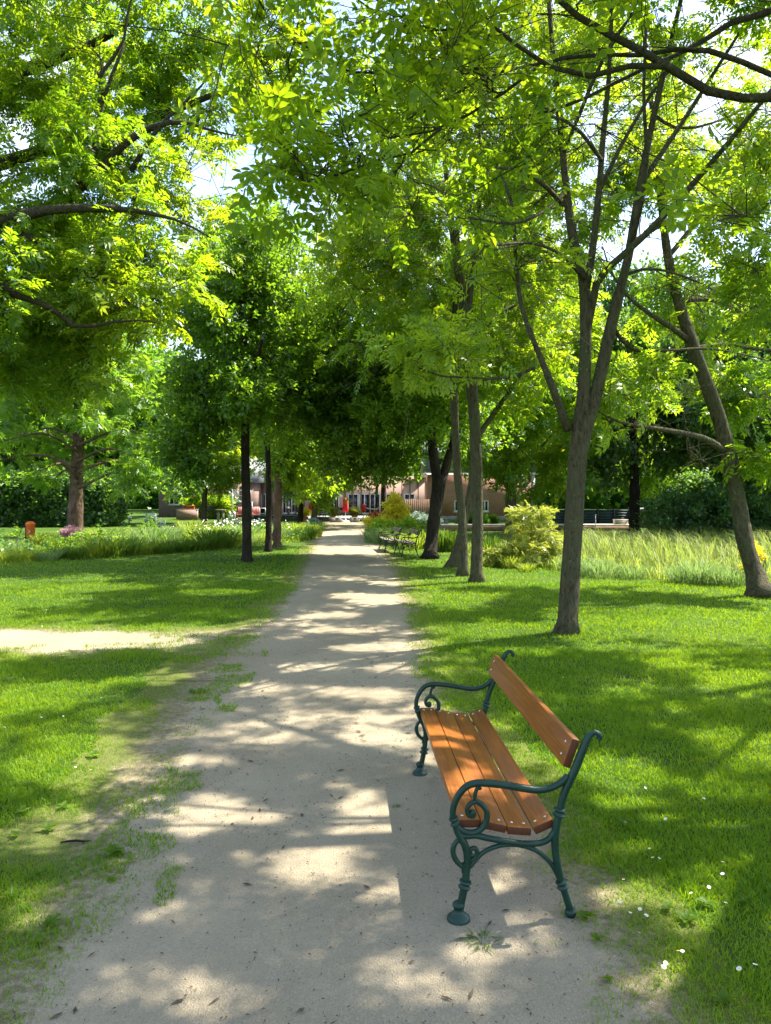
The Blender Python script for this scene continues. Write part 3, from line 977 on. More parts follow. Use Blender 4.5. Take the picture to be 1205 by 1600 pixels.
t.limb(pl([(955, 505, 0), (985, 545, .2), (1040, 548, .5), (1110, 545, .8), (1190, 560, 1.2)], D), px2r([7, 6, 5, 4, 3], D), 6)
t.limb(pl([(1000, 290, 0), (1080, 170, .3), (1150, 60, .4), (1230, -60, .5)], D), px2r([8, 7, 5, 4], D), 6)
T = blobs(t, D, [(860, 40, 0, 1.7, 1.6, 1.2, 16), (1080, 40, .6, 1.4, 1.5, 1.0, 9), (740, 190, .6, 1.0, 1.0, .7, 9), (800, 400, 0, .6, .7, .7, 6),
                 (960, -160, 0, 2.4, 2.2, 1.4, 22), (955, 330, 3.2, 1.2, 1.1, 1.0, 11), (1010, 230, 2.6, 1.2, 1.1, .9, 10), (1110, 330, 1.0, .7, .8, .5, 3), (1000, 590, .6, .4, .5, .3, 4), (690, 540, -.5, .4, .4, .3, 5), (820, 250, .5, .7, .7, .6, 9)])
t.grow(T, .58, 9, 7, 'ash', .8, r_k=.007, twig_r=.004)
for q, w_ in [([(985, 385, 0), (1000, 330, -.3), (1010, 250, -.6), (1005, 150, -.9), (1010, 20, -1.2)], [8, 7, 6, 5, 4]), ([(880, 240, 0), (905, 180, -.4), (940, 100, -.8), (990, 20, -1.2)], [7, 6, 5, 3]),
              ([(936, 300, -.2), (975, 220, 0), (1030, 130, .3), (1110, 40, .6)], [7, 6, 5, 3]), ([(916, 440, 0), (880, 400, -.6), (830, 380, -1.2), (760, 385, -1.8)], [6, 5, 4, 2.5]), ([(940, 250, -.3), (900, 200, -.8), (850, 180, -1.4), (780, 190, -2)], [6, 5, 4, 2.5]),
              ([(975, 430, 0), (1020, 420, .5), (1090, 440, 1.0), (1160, 480, 1.6)], [6, 5, 4, 3]), ([(1022, 180, 0), (1060, 200, .4), (1120, 190, .8), (1200, 150, 1.3)], [6, 5, 4, 3]), ([(885, 300, 0), (850, 330, -.4), (800, 350, -.8), (730, 340, -1.4)], [6, 5, 4, 2.5])]:
    t.limb(pl(q, D), px2r(w_, D), 6, .01)
t.dead_twigs(260, 1.6, 3.6, 8.2, .006)
t.finish('ash_tree', G(885, 990), 'tall ash beside the big bench, its trunk splitting into several upright stems', 'tree', M['bark_ash'], M['bright_leaf'])

# --- leaning tree at the reed bed
D = 13.0
t = Tree(102)
t.limb([G(1192, 934) - (0, 0, .05)] + pl([(1180, 895), (1165, 850), (1146, 745), (1126, 662), (1102, 592), (1080, 532), (1057, 462), (1042, 390), (1032, 300), (1022, 200), (1010, 90)], D),
       px2r([31, 27, 25, 23.5, 22, 20.5, 19, 15, 13, 11, 8, 5], D), 14, flare=.45)
t.limb(pl([(1134, 706, 0), (1100, 685, -.4), (1040, 672, -.8), (970, 660, -1.2), (930, 640, -1.4)], D), px2r([13, 10, 7, 4, 1.5], D), 8)
t.limb(pl([(1080, 535, 0), (1050, 512, -.2), (1015, 490, -.4), (980, 462, -.6), (955, 425, -.7), (942, 385, -.8)], D), px2r([11, 9, 7, 5, 3.5, 1.5], D), 7)
t.limb(pl([(1085, 545, 0), (1130, 538, .3), (1180, 545, .6), (1260, 550, 1)], D), px2r([8, 7, 6, 5], D), 7)
t.limb(pl([(1060, 470, 0), (1120, 470, .4), (1180, 500, .8), (1260, 530, 1.3)], D), px2r([8, 7, 5, 4], D), 6)
t.limb(pl([(1045, 400, 0), (1100, 340, .5), (1180, 300, 1.2), (1260, 250, 2)], D), px2r([9, 8, 6, 4], D), 6)
T = blobs(t, D, [(1130, 470, 0, .9, 1.2, .7, 16), (1175, 600, .2, .7, .9, .6, 10), (1100, 620, -.4, .5, .5, .35, 4), (1000, 655, -1, .35, .4, .25, 3), (1075, 725, -.8, .3, .3, .12, 3), (1190, 700, -.2, .3, .5, .4, 4),
                 (1050, 260, .5, 1.6, 1.8, 1.2, 10), (1210, 400, 1, 1.4, 1.8, 1.2, 13), (1010, 80, 0, 2.2, 2.2, 1.6, 13), (1150, 200, 2, 1.6, 1.6, 1.3, 12), (965, 600, -.8, .3, .4, .3, 4), (1190, 440, -.4, .5, .8, .5, 7)])
t.grow(T, .6, 9, 7, 'ash', 1.1, r_k=.007)
t.dead_twigs(30, 1.2, 3.2, 6.5, .006)
t.finish('ash_tree', G(1192, 934), 'curved ash leaning towards the path at the edge of the reed bed', 'tree', M['bark_ash'], M['bright_leaf'])

# --- slender pair
D = 15.1
t = Tree(103)
t.limb([G(745, 910) - (0, 0, .05)] + pl([(745, 870), (746, 800), (744, 700), (738, 610), (728, 520), (719, 440), (706, 350), (694, 230), (690, 120)], D), px2r([20, 18.5, 18, 18, 17, 15.5, 13, 10, 7, 4], D), 12, flare=.22)
t.limb(pl([(727, 515, 0), (738, 430, .2), (748, 330, .4), (760, 210, .6)], D), px2r([11, 9, 7, 4], D), 7)
t.limb(pl([(735, 585, 0), (700, 545, -.5), (650, 530, -1), (600, 540, -1.5)], D), px2r([7, 6, 4, 3], D), 6)
t.limb(pl([(722, 465, 0), (670, 430, -.4), (610, 410, -.8), (560, 420, -1)], D), px2r([8, 6, 5, 3], D), 6)
t.limb(pl([(730, 540, 0), (780, 490, .3), (830, 470, .6), (870, 470, 1)], D), px2r([8, 6, 5, 3], D), 6)
T = blobs(t, D, [(630, 545, -1.2, 1.0, .9, .6, 14), (600, 420, -.8, 1.3, 1.2, 1.0, 20), (700, 340, 0, 1.8, 1.6, 1.4, 26), (810, 400, .5, 1.3, 1.3, 1.2, 12), (740, 200, 0, 2.4, 2.2, 1.6, 34), (780, 520, .3, .6, .8, .5, 5)])
t.grow(T, .7, 8, 7, 'ash', .92, r_k=.007)
t.dead_twigs(120, 1.9, 4.2, 8, .007, dirv=(-.2, -.2, 0))
t.finish('ash_tree', G(745, 910), 'straight slender ash trunk just right of the slightly bent one', 'tree', M['bark_ash'], M['ash_leaf'])
D = 16.3
t = Tree(104)
t.limb([G(723, 900) - (0, 0, .05)] + pl([(724, 868), (721, 800), (715, 740), (711, 650), (708, 570), (711, 480), (716, 400), (712, 300)], D), px2r([17, 15, 13, 12.5, 12, 11, 9, 7, 4], D), 12, flare=.2)
t.limb(pl([(709, 600, 0), (690, 520, .3), (660, 440, .6), (640, 360, 1)], D), px2r([8, 7, 6, 4], D), 6)
T = blobs(t, D, [(640, 330, 1, 1.6, 1.5, 1.3, 18), (720, 290, .6, 1.7, 1.5, 1.3, 18), (560, 330, .8, 1.3, 1.3, 1.1, 14), (650, 470, 0, .8, .8, .6, 8)])
t.grow(T, .75, 8, 6, 'ash', .95, r_k=.007)
t.dead_twigs(60, 1.8, 4, 8, .007)
t.finish('ash_tree', G(723, 900), 'slightly bent slender ash beside the straight one', 'tree', M['bark_ash'], M['ash_leaf'])
D = 18.3
t = Tree(105)
t.limb([G(706, 886) - (0, 0, .05)] + pl([(714, 862), (724, 820), (733, 780), (739, 735), (742, 660), (748, 570), (760, 470)], D), px2r([18, 15, 12, 11, 10.5, 10, 8, 5], D), 10, flare=.3)
t.limb(pl([(741, 690, 0), (790, 620, .3), (830, 560, .6)], D), px2r([9, 7, 4], D), 6)
T = blobs(t, D, [(800, 580, .6, 1.2, 1.2, 1.1, 18), (770, 450, .2, 1.6, 1.5, 1.2, 22), (840, 480, 1, 1.0, 1.2, 1.0, 10)])
t.grow(T, .75, 9, 6, 'ash', 1.2, r_k=.008)
t.finish('ash_tree', G(706, 886), 'slanting small trunk showing behind the pair of slender ashes', 'tree', M['bark_ash'], M['bright_leaf'])

# --- thick dark forked tree
D = 21.0
t = Tree(106)
t.limb([G(672, 873) - (0, 0, .05)] + pl([(674, 850), (678, 810), (684, 770), (688, 742)], D), px2r([20, 19, 20, 21, 24], D), 14, flare=.4)
t.limb(pl([(684, 755, 0), (676, 700, 0), (670, 640, -.2), (655, 560, -.4), (640, 470, -.4), (630, 400, 0)], D), px2r([16, 15, 13, 11, 8, 5], D), 10)
t.limb(pl([(690, 755, 0), (704, 705, .2), (720, 655, .4), (735, 590, .6), (745, 500, .8)], D), px2r([14, 13, 11, 8, 5], D), 9)
t.limb(pl([(672, 670, 0), (630, 620, -.5), (585, 600, -1), (540, 600, -1.4)], D), px2r([11, 9, 7, 4], D), 7)
t.limb(pl([(676, 690, 0), (650, 640, 1), (610, 590, 2), (570, 550, 3)], D), px2r([9, 8, 6, 4], D), 7)
T = blobs(t, D, [(600, 620, 0, 2.1, 2.2, 1.7, 60), (545, 560, .5, 1.6, 1.8, 1.8, 34), (660, 560, 0, 1.8, 2.0, 1.8, 36), (740, 640, 1, 1.0, 1.4, 1.2, 16), (600, 450, 0, 2.4, 2.2, 1.9, 46), (520, 660, 0, 1.0, 1.4, .9, 16), (612, 728, .6, .7, 1.0, .4, 9), (550, 720, 1, .7, .9, .4, 8)])
t.grow(T, .88, 8, 5, 'simple', .92, r_k=.009, rmax=.09)
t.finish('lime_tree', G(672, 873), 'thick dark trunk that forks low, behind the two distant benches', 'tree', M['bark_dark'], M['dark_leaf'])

# --- row on the left of the path: two kinds, copied
kA = generic(201, 9.6, 3.3, 2.7, .122, 'simple', 150, .85, 8, 5, .92)
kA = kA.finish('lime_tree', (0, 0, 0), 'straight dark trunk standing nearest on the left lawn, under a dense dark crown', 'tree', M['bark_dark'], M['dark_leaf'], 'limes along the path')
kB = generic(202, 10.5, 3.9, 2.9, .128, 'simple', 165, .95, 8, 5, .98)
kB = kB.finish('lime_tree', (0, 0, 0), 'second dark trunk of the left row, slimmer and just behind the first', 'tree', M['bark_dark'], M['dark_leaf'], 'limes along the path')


def put(k, px, py, s=1.0, rz=0.0, label=None, first=False, sz=None):
    o = k if first else copy_tree(k)
    g = G(px, py)
    o.location = (g[0], g[1], hgt(g[0], g[1]) - .02); o.rotation_euler.z = rz; o.scale = (s, s, sz or s)
    if label: o['label'] = label
    return o


put(kB, 419, 862, .72, 1.9, first=True, sz=.95)
put(kA, 469, 826, 1.15, 4.1, first=True, label='pale straight trunk far back beside the flowering grasses left of the gravel')
put(kB, 490, 817, 1.0, 2.4, 'farthest thin trunk left of the gravel, in front of the terrace')
put(kB, 600, 822, 1.0, 5.2, 'stout trunk far back on the right behind the yellow flowering bushes', sz=1.0)
put(kA, 520, 813, .95, .9, 'dark trunk standing on the terrace left of the red parasol')

# nearest of the row, one bough hanging low on the left
D = 19.8
t = Tree(111)
t.limb([G(386, 878) - (0, 0, .05)] + pl([(386, 860), (385, 800), (384, 720), (383, 640), (381, 560), (378, 470), (376, 380)], D), px2r([17, 15, 14, 13.5, 13, 11, 8, 4], D), 12, flare=.25)
t.limb(pl([(383, 640, 0), (350, 610, -.3), (310, 620, -.6), (285, 660, -.8), (275, 710, -.9)], D), px2r([7, 6, 5, 4, 2], D), 7)
t.limb(pl([(383, 600, 0), (420, 560, .3), (460, 550, .6)], D), px2r([7, 6, 4], D), 7)
t.limb(pl([(382, 580, 0), (345, 530, .3), (310, 500, .6)], D), px2r([7, 6, 4], D), 7)
t.limb(pl([(383, 620, 0), (400, 570, -1), (410, 530, -2)], D), px2r([7, 6, 4], D), 7)
T = blobs(t, D, [(285, 690, -.7, .55, .6, 1.1, 20), (330, 620, -.3, .9, 1.0, .8, 26), (390, 520, 0, 2.0, 2.0, 1.5, 60), (440, 600, .3, 1.0, 1.3, .9, 22), (340, 460, .2, 1.5, 1.6, 1.2, 34), (400, 390, 0, 1.7, 1.7, 1.1, 26), (390, 610, -1.2, 1.0, .8, .6, 14)])
t.grow(T, .75, 8, 5, 'simple', .82, r_k=.009)
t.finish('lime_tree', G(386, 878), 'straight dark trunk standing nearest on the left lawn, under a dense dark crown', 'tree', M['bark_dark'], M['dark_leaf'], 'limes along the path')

put(kB, 588, 812, .85, 3.4, 'dark trunk on the terrace right of the orange-red parasol')

# gnarled trunk
D = 25.5
t = Tree(107)
bp = [G(434, 855) - (0, 0, .05)] + pl([(433, 845), (432, 835), (434, 825), (432, 815), (434, 805), (432, 795), (435, 785), (434, 775), (436, 740), (440, 690), (446, 620)], D)
t.limb(bp, px2r([15, 12, 15, 11, 14, 11.5, 14, 12, 12, 11, 9, 5], D), 10, flare=.2)
for (x, y, sx) in [(427, 841, -1), (429, 812, -1), (440, 826, 1), (439, 800, 1)]:
    t.limb(pl([(432, y), (432 + sx * 5, y + 1), (432 + sx * 7.5, y + 2)], D), px2r([8, 6, 2], D), 7, node=False)
t.limb(pl([(436, 720, 0), (470, 690, .5), (500, 680, 1)], D), px2r([7, 5, 3], D), 6)
T = blobs(t, D, [(470, 720, .5, 1.0, 1.2, .8, 20), (440, 640, 0, 1.5, 1.3, 1.4, 22)])
t.grow(T, .8, 8, 6, 'simple', 1.0, r_k=.009)
t.finish('lime_tree', G(434, 855), 'gnarled knobbly trunk behind the pair of dark trunks left of the gravel', 'tree', M['bark_red'], M['bright_leaf'], 'limes along the path')

# --- big feathery tree whose trunk stands outside the picture on the left
t = Tree(108)
base = np.array([-6.6, 10.2, 0])
t.limb([base - (0, 0, .1), base + (0, 0, 1.5), base + (.1, 0, 3.2), base + (.5, .2, 5.5), base + (1.0, .3, 8), base + (1.6, .4, 11)], [.36, .31, .28, .22, .14, .05], 16, flare=.4)
t.limb([base + (.1, 0, 2.9)] + pl([(-90, 372), (0, 347), (70, 329), (150, 325), (215, 330), (280, 345), (330, 372)], 8.6), [.15] + px2r([26, 20, 16, 12, 8, 5, 2], 8.6), 10)
t.limb(pl([(-60, 368), (0, 362), (28, 362), (80, 388), (140, 430), (180, 440)], 8.7), px2r([16, 12, 10, 8, 6, 3], 8.7), 8)
t.limb([base + (.1, -.1, 2.4)] + pl([(-60, 455), (30, 463), (80, 482), (122, 512), (160, 506), (205, 500), (250, 505)], 8.4), [.10] + px2r([15, 11, 10, 8, 6, 4, 1.5], 8.4), 8)
t.limb([base + (.5, .2, 5.2)] + pl([(60, 330), (130, 290), (195, 225), (240, 198), (285, 190), (335, 205), (385, 215)], 9.4), [.16] + px2r([18, 15, 12, 10, 7, 4, 1.5], 9.4), 9)
t.limb(pl([(205, 268), (230, 225), (258, 188), (300, 150), (335, 110)], 9.4), px2r([9, 7, 6, 4, 1.5], 9.4), 7)
t.limb(pl([(140, 285), (157, 180), (160, 110), (190, 75), (200, 20), (215, -40)], 9.4), px2r([11, 9, 7, 5, 4, 2], 9.4), 8)
t.limb(pl([(160, 160), (178, 110), (195, 70)], 9.4), px2r([7, 6, 4], 9.4), 6)
t.limb([base + (.9, .3, 7.2)] + pl([(120, 80), (220, 20), (300, -60)], 10.8), [.12] + px2r([12, 9, 5], 10.8), 8)
t.limb([base + (.7, .3, 6.0)] + pl([(250, 180), (330, 150), (400, 140)], 11.2), [.11] + px2r([12, 8, 4], 11.2), 8)
t.limb([base + (.3, 0, 4.6), base + (-.5, -2, 6.2), base + (-.8, -4, 7.2)], [.15, .10, .05], 8)
t.limb([base + (.4, .1, 5), base + (-2, .5, 7), base + (-3.8, 1, 8)], [.15, .10, .05], 8)
T = blobs(t, 9.6, [(40, 240, 0, 1.3, 1.3, 1.1, 14), (220, 300, .3, .9, 1.2, .8, 14), (90, 440, -.6, 1.2, 1.1, .55, 14), (215, 430, -.3, .8, .9, .6, 12), (60, 70, .8, 1.6, 1.5, 1.1, 13), (240, 60, 2.0, 1.4, 1.2, 1.0, 17),
                   (370, 120, 1.6, .75, 1.0, .8, 8), (20, 540, -.4, .9, .9, .5, 8), (120, 560, 0, .9, .9, .45, 6), (-180, 300, 0, 1.8, 2.0, 2.2, 16), (150, -120, .6, 2.6, 2.4, 1.5, 21), (-250, 0, -.5, 2.4, 2.4, 1.8, 16), (-150, 480, -2.5, 1.0, 1.5, .7, 8), (170, 190, 1.9, 1.3, 1.0, .8, 12)])
t.grow(T, .62, 9, 8, 'ash', .8, r_k=.007, droop=.3, up=.8)
t.finish('ash_tree', base, 'spreading ash with feathery yellow-green foliage and dark arching limbs, its trunk off to the left', 'tree', M['bark_limb'], M['ash_leaf'])

# --- overhanging tree on the right, trunk outside the picture: big leaves hang over the path
t = Tree(109)
base = np.array([4.6, 4.9, 0])
t.limb([base - (0, 0, .1), base + (0, 0, 1.6), base + (-.1, 0, 3.0), base + (-.2, .2, 4.6), base + (-.3, .3, 6.5), base + (-.2, .3, 8.5)], [.24, .20, .18, .14, .09, .04], 14, flare=.4)
D = 5.0
t.limb([base + (-.1, 0, 2.2)] + pl([(1290, 172), (1205, 156), (1120, 147), (1040, 100), (990, 72), (930, 40), (880, 5), (820, -60), (740, -140)], D), [.07] + px2r([16, 14, 13, 11.5, 11, 10, 8.5, 6, 3], D), 10, wob=.008)
t.limb(pl([(1050, 104), (1010, 98), (960, 110), (915, 119), (860, 105), (810, 72), (765, 35), (700, -10), (640, -40)], D), px2r([9, 9, 9, 8, 7.5, 6.5, 5.5, 4, 2], D), 8)
t.limb([base + (-.1, 0, 2.5)] + pl([(1290, 150), (1205, 117), (1130, 85), (1070, 76), (1005, 86), (920, 86), (840, 100), (760, 120), (690, 160), (640, 185)], D + .3), [.06] + px2r([12, 9, 8.5, 7.5, 7, 6, 5, 4, 3, 2], D + .3), 8)
t.limb([base + (-.1, .1, 2.7)] + pl([(1300, 40), (1205, 22), (1150, 32), (1080, 75), (1000, 110), (900, 160), (830, 180), (770, 185)], D + .5), [.06] + px2r([13, 12, 10, 8, 6, 5, 4, 3], D + .5), 8)
t.limb(pl([(760, 30), (715, 45), (655, 48), (600, 30), (560, 0)], D), px2r([5, 4.5, 4, 4, 3], D), 6)
t.limb(pl([(690, 200), (640, 240), (570, 255), (520, 275), (470, 255)], D - .5), px2r([5, 4.5, 4, 3.5, 2.5], D - .5), 6)
t.limb(pl([(840, 105), (780, 150), (690, 200), (610, 215)], D - .2), px2r([6, 5, 4, 3], D - .2), 6)
t.limb(pl([(600, 115), (540, 110), (470, 65), (430, 50), (412, 25)], D), px2r([4, 4, 4, 3, 2], D), 6)
t.limb(pl([(770, 130), (700, 110), (600, 115)], D), px2r([5, 4.5, 4], D), 6)
t.limb([base + (-.2, .2, 4.4), base + (-1.6, .5, 5.6), base + (-3.4, .4, 6.2), base + (-5.2, .2, 6.3)], [.10, .07, .045, .02], 8)
t.limb([base + (-.2, .2, 4.2), base + (-1.2, -1.4, 5.2), base + (-2.6, -2.8, 5.6), base + (-4.2, -3.6, 5.5)], [.10, .07, .045, .02], 8)
t.limb([base + (-.2, .2, 5.0), base + (-.9, 1.8, 6.4), base + (-1.8, 3.2, 7.2)], [.09, .06, .03], 8)
t.limb([base + (-.1, 0, 3.8), base + (1.2, -1.0, 5.2), base + (2.2, -1.6, 6.0)], [.10, .07, .03], 8)
T = blobs(t, D, [(560, 110, -.2, .75, .8, .45, 11), (700, 90, 0, .7, .9, .5, 10), (600, 260, -.5, .7, .6, .24, 9), (460, 250, -.9, .35, .4, .2, 4), (480, 60, -.2, .4, .6, .4, 5), (800, 210, 0, .5, .7, .3, 4), (830, 40, 0, .7, .8, .4, 6),
                 (1165, 335, -1.0, .25, .3, .15, 2), (780, -130, .3, 1.1, 1.4, .6, 10)])
T2 = np.concatenate([t.blob((3.8, 5.2, 7.2), (1.8, 2.2, .9), 60), t.blob((3.6, 3.8, 7.3), (2.0, 1.3, .7), 46), t.blob((2.2, 3.4, 7.4), (1.4, 1.4, .7), 16), t.blob((3.6, 9.0, 8.2), (1.6, 1.6, 1.0), 14), t.blob((5.4, 3.2, 7.6), (1.6, 1.6, .9), 12)])  # unseen foliage above and beside the frame, added to shade the path
t.grow(T, .46, 7, 4, 'ash_near', .64, r_k=.006, rmax=.03, twig_r=.0032)
t.grow(T2, .55, 8, 6, 'ash', 1.0, r_k=.007)
t.dead_twigs(170, 1.2, 3.3, 5.6, .0045)
t.finish('ash_tree', base, 'ash overhanging the bench from the right, its large leaves and lichened boughs crossing the top', 'tree', M['bark_limb'], M['near_leaf'])

# --- ash mostly outside the frame, added to shade the right lawn
t = Tree(112)
base = np.array([7.4, 8.8, 0])
t.limb([base - (0, 0, .1), base + (-.05, 0, 2), base + (-.2, 0, 4), base + (-.5, -.1, 6.5), base + (-.7, -.1, 9.5)], [.17, .145, .125, .08, .03], 14, flare=.45)
t.limb([base + (-.2, 0, 3.8), base + (-1.2, .2, 5.2), base + (-2.4, .3, 6.2)], [.08, .05, .02], 8)
t.limb([base + (-.3, 0, 4.8), base + (-1.0, -1.2, 6.4), base + (-1.6, -2.2, 7.2)], [.07, .05, .02], 8)
t.limb([base + (-.2, 0, 4.2), base + (.8, .9, 6.0), base + (1.4, 1.8, 7.2)], [.08, .05, .02], 8)
T = np.concatenate([t.blob((6.1, 8.6, 7.3), (1.9, 1.9, 1.3), 26), t.blob((6.0, 6.8, 7.4), (1.3, 1.3, .9), 8), t.blob((7.6, 9.8, 8.0), (1.8, 1.8, 1.3), 16), t.blob(P(1190, 300, 8.8), (.6, .8, .6), 8), t.blob(P(1215, 430, 8.8), (.4, .7, .5), 5)])
t.grow(T, .6, 8, 7, 'ash', .85, r_k=.007)
t.dead_twigs(60, 1.3, 4, 8, .006)
t.finish('ash_tree', base, 'ash added at the right edge beyond the lichened boughs to shade the lawn, only its twig tips in view', 'tree', M['bark_ash'], M['bright_leaf'])

# --- dawn redwood with drooping feathery tiers, left
D = 31.4
t = Tree(110)
base = G(118, 843)
t.limb([base - (0, 0, .1)] + pl([(117, 838), (118, 800), (120, 750), (122, 700), (124, 640), (126, 560), (128, 460), (129, 380)], D), px2r([28, 24, 22, 20, 18, 16, 13, 8, 3], D), 14, flare=.25)
rng = t.rng
T = []
for k in range(46):
    z = 2.0 + 10.5 * (k / 46) ** 1.05
    a = k * 2.399 + rng.uniform(-.3, .3)
    L = (4.6 - .30 * z) * rng.uniform(.75, 1.1)
    c = np.array([base[0] + .1, base[1], 0])
    dv = np.array([math.cos(a), math.sin(a), 0])
    e = c + dv * L + (0, 0, z + .25 * L - .06 * L * L)
    t.limb([c + (0, 0, z), c + dv * L * .45 + (0, 0, z + .16 * L), e], [.075 - .003 * z, .05 - .002 * z, .015], 6, .01)
    for q in (.45, .62, .78, .92, 1.05):
        for _ in range(2):
            T.append(c + dv * L * q + np.array([rng.normal(0, .35), rng.normal(0, .35), z + .2 * L * q + rng.normal(-.15, .25)]))
T = np.array(T)
rel = T - base
front = (rel[:, 2] < 6.5) & (rel[:, 1] < .6) & (np.abs(rel[:, 0]) < 1.3)
near = (rel[:, 2] < 5) & (np.hypot(rel[:, 0], rel[:, 1]) < 1.5)
T = T[~(front | near) & ((rel[:, 2] > 4) | (rng.random(len(T)) < .55))]
t.grow(T, .55, 4, 5, 'feather', 1.0, r_k=.006, twig_r=.004, droop=.45)
t.finish('conifer_tree', base, 'soft green conifer with a ribbed brown trunk and low spreading branches, behind the flower bed', 'tree', M['bark_red'], M['larch_leaf'])

# --- trees of the background: three kinds, copied
gA = 'trees behind the flower beds'
b1 = generic(301, 11.0, 4.3, 1.6, .22, 'simple_far', 150, 1.1, 8, 6, .95).finish('broadleaf_tree', (0, 0, 0), '', 'tree', M['bark_dark'], M['back_leaf'], gA)
b2 = generic(302, 12.0, 4.6, 2.0, .24, 'ash_far', 170, 1.1, 9, 7, 1.5).finish('broadleaf_tree', (0, 0, 0), '', 'tree', M['bark_ash'], M['bright_leaf'], gA)
b3 = generic(303, 10.0, 4.4, 2.0, .28, 'simple_far', 160, 1.0, 9, 6, .85).finish('chestnut_tree', (0, 0, 0), '', 'tree', M['bark_dark'], M['deep_leaf'], 'dark chestnuts behind the reed bed')
used = set()


def bgt(k, px, D, s, rz, label, sz=None):
    o = k if k.name not in used else copy_tree(k)
    used.add(k.name)
    x = (px - 602.5) / FPX * D
    o.location = (x, D, hgt(x, D) - .05); o.rotation_euler.z = rz; o.scale = (s, s, sz or s); o['label'] = label


bgt(b2, 800, 32, .95, .5, 'yellow-green tree standing behind the slender ashes, in front of the brick wall with windows')
bgt(b2, 900, 44, 1.05, 2.5, 'yellow-green tree behind the stems of the tall ash')
#bgt(b2, -40, 19, .85, 4.0, 'broad tree whose foliage hangs above the conifer trunk, its own trunk out of view at the left')
bgt(b2, 1010, 62, 1.0, 5.0, 'pale green tree showing under the sky gap beside the tall ash', .95)
bgt(b2, 318, 47, .72, 3.1, 'bright tree hanging over the grey outside staircase', .8)
bgt(b3, 992, 35, .85, 1.0, 'dark chestnut with a visible trunk in front of the grey-blue fence panel', 1.2)
bgt(b3, 1185, 34, .85, 3.3, 'low dark chestnut directly behind the tallest reeds', .9)
bgt(b3, 1250, 30, 1.1, 5.1, 'dark chestnut behind the leaning ash at the right edge')
bgt(b2, 1085, 52, 1.2, .2, 'lighter green tree in the rear rank behind the dark chestnuts')
bgt(b1, 1210, 50, 1.5, 1.2, 'tall tree rising behind the chestnuts at the right edge')
bgt(b1, 30, 48, 1.3, 2.2, 'tall tree behind the dark hedge at the left edge')
bgt(b1, 190, 58, 1.4, 3.9, 'tall tree behind the conifer, above the pale lounger')
bgt(b1, -120, 40, 1.4, 4.4, 'tall tree standing left of the orange bin, mostly out of view')
bgt(b1, 420, 84, 1.6, .9, 'tall tree behind the pink cafe front')
bgt(b1, 560, 88, 1.5, 5.6, 'tall tree rising behind the red parasols')
bgt(b1, 690, 82, 1.6, 2.0, 'tall tree behind the low stone wall and cafe end')
bgt(b1, 830, 80, 1.3, 4.8, 'tree behind the brick building with the white windows')
bgt(b1, 290, 92, 1.6, 5.0, 'tree behind the brown brick building with the staircase')
bgt(b1, 590, 76, 1.2, .4, 'dark tree behind the middle of the pink cafe front', 1.0)
bgt(b2, 492, 39, .55, 1.4, 'light tree with low leaves left of the far gravel')
#bgt(b1, 245, 30, .95, 3.0, 'tree whose low leaves hang beside the brown brick building', .9)
# ------------------------------------------------------------------ flower beds, reeds, shrubs
M['reed'] = grass_mat('reed', (.10, .18, .025), (.25, .27, .07), (.20, .34, .03), (.44, .46, .09), .45)
M['tuft_green'] = grass_mat('tuft_green', (.045, .105, .014), (.10, .17, .02), (.10, .22, .012), (.26, .38, .03), .42)
M['tuft_pale'] = grass_mat('tuft_pale', (.11, .20, .05), (.24, .32, .13), (.16, .30, .05), (.36, .48, .14), .4)
M['tuft_lime'] = grass_mat('tuft_lime', (.11, .18, .016), (.20, .26, .025), (.26, .38, .02), (.46, .52, .05), .48)
M['yellow_leaf'] = leaf_mat('yellow_leaf', (.58, .50, .02), (.72, .62, .04), (.66, .56, .02), (.80, .70, .05), .5)
M['lime_leaf'] = leaf_mat('lime_leaf', (.16, .22, .025), (.30, .32, .05), (.34, .44, .03), (.56, .56, .08), .45)
M['silver_leaf'] = leaf_mat('silver_leaf', (.22, .30, .24), (.42, .50, .44), (.18, .28, .16), (.3, .4, .28), .25)
M['pink_leaf'] = leaf_mat('pink_leaf', (.40, .20, .26), (.60, .36, .42), (.4, .2, .25), (.5, .3, .35), .35)
M['red_leaf'] = leaf_mat('red_leaf', (.35, .05, .015), (.5, .14, .02), (.4, .08, .02), (.5, .2, .03), .35)

M['white_petal'] = plain('white_petal', (.78, .78, .74), .6, .2, .04, 9)
BR = np.random.default_rng(77)


def tuft_mesh(seed, n, h, w, spread, mat, name, lean=.7):
    r = np.random.default_rng(seed)
    a = r.uniform(0, 2 * PI, n); rr = spread * r.random(n) ** .6
    x, y = np.cos(a) * rr, np.sin(a) * rr
    V, gs = blades(x, y, np.full(n, -.02), h * r.uniform(.6, 1.1, n), w * r.uniform(.7, 1.3, n), lean * r.uniform(.4, 1.3, n) * (.25 + rr / spread), r, az=a + r.normal(0, .5, n), seg3=True)
    me = mesh_np(name, V, gs, False)
    me.materials.append(mat)
    return me


tufts = {'dark': tuft_mesh(1, 260, .52, .020, .30, M['tuft_green'], 'tuft_dark', .9),
         'lime': tuft_mesh(2, 240, .50, .018, .34, M['tuft_lime'], 'tuft_lime', .8),
         'pale': tuft_mesh(3, 320, .50, .014, .42, M['tuft_pale'], 'tuft_pale', 1.1),
         'iris': tuft_mesh(4, 170, .80, .030, .30, M['tuft_green'], 'tuft_iris', .25)}
TL = {'dark': 'dark green arching tuft of ornamental grass in the flower bed left of the gravel',
      'lime': 'yellow-green tuft of ornamental grass in the flower bed left of the gravel',
      'pale': 'pale silvery tuft of ornamental grass in the flower bed left of the gravel',
      'iris': 'clump of upright sword-shaped leaves by the lawn edge right of the gravel'}


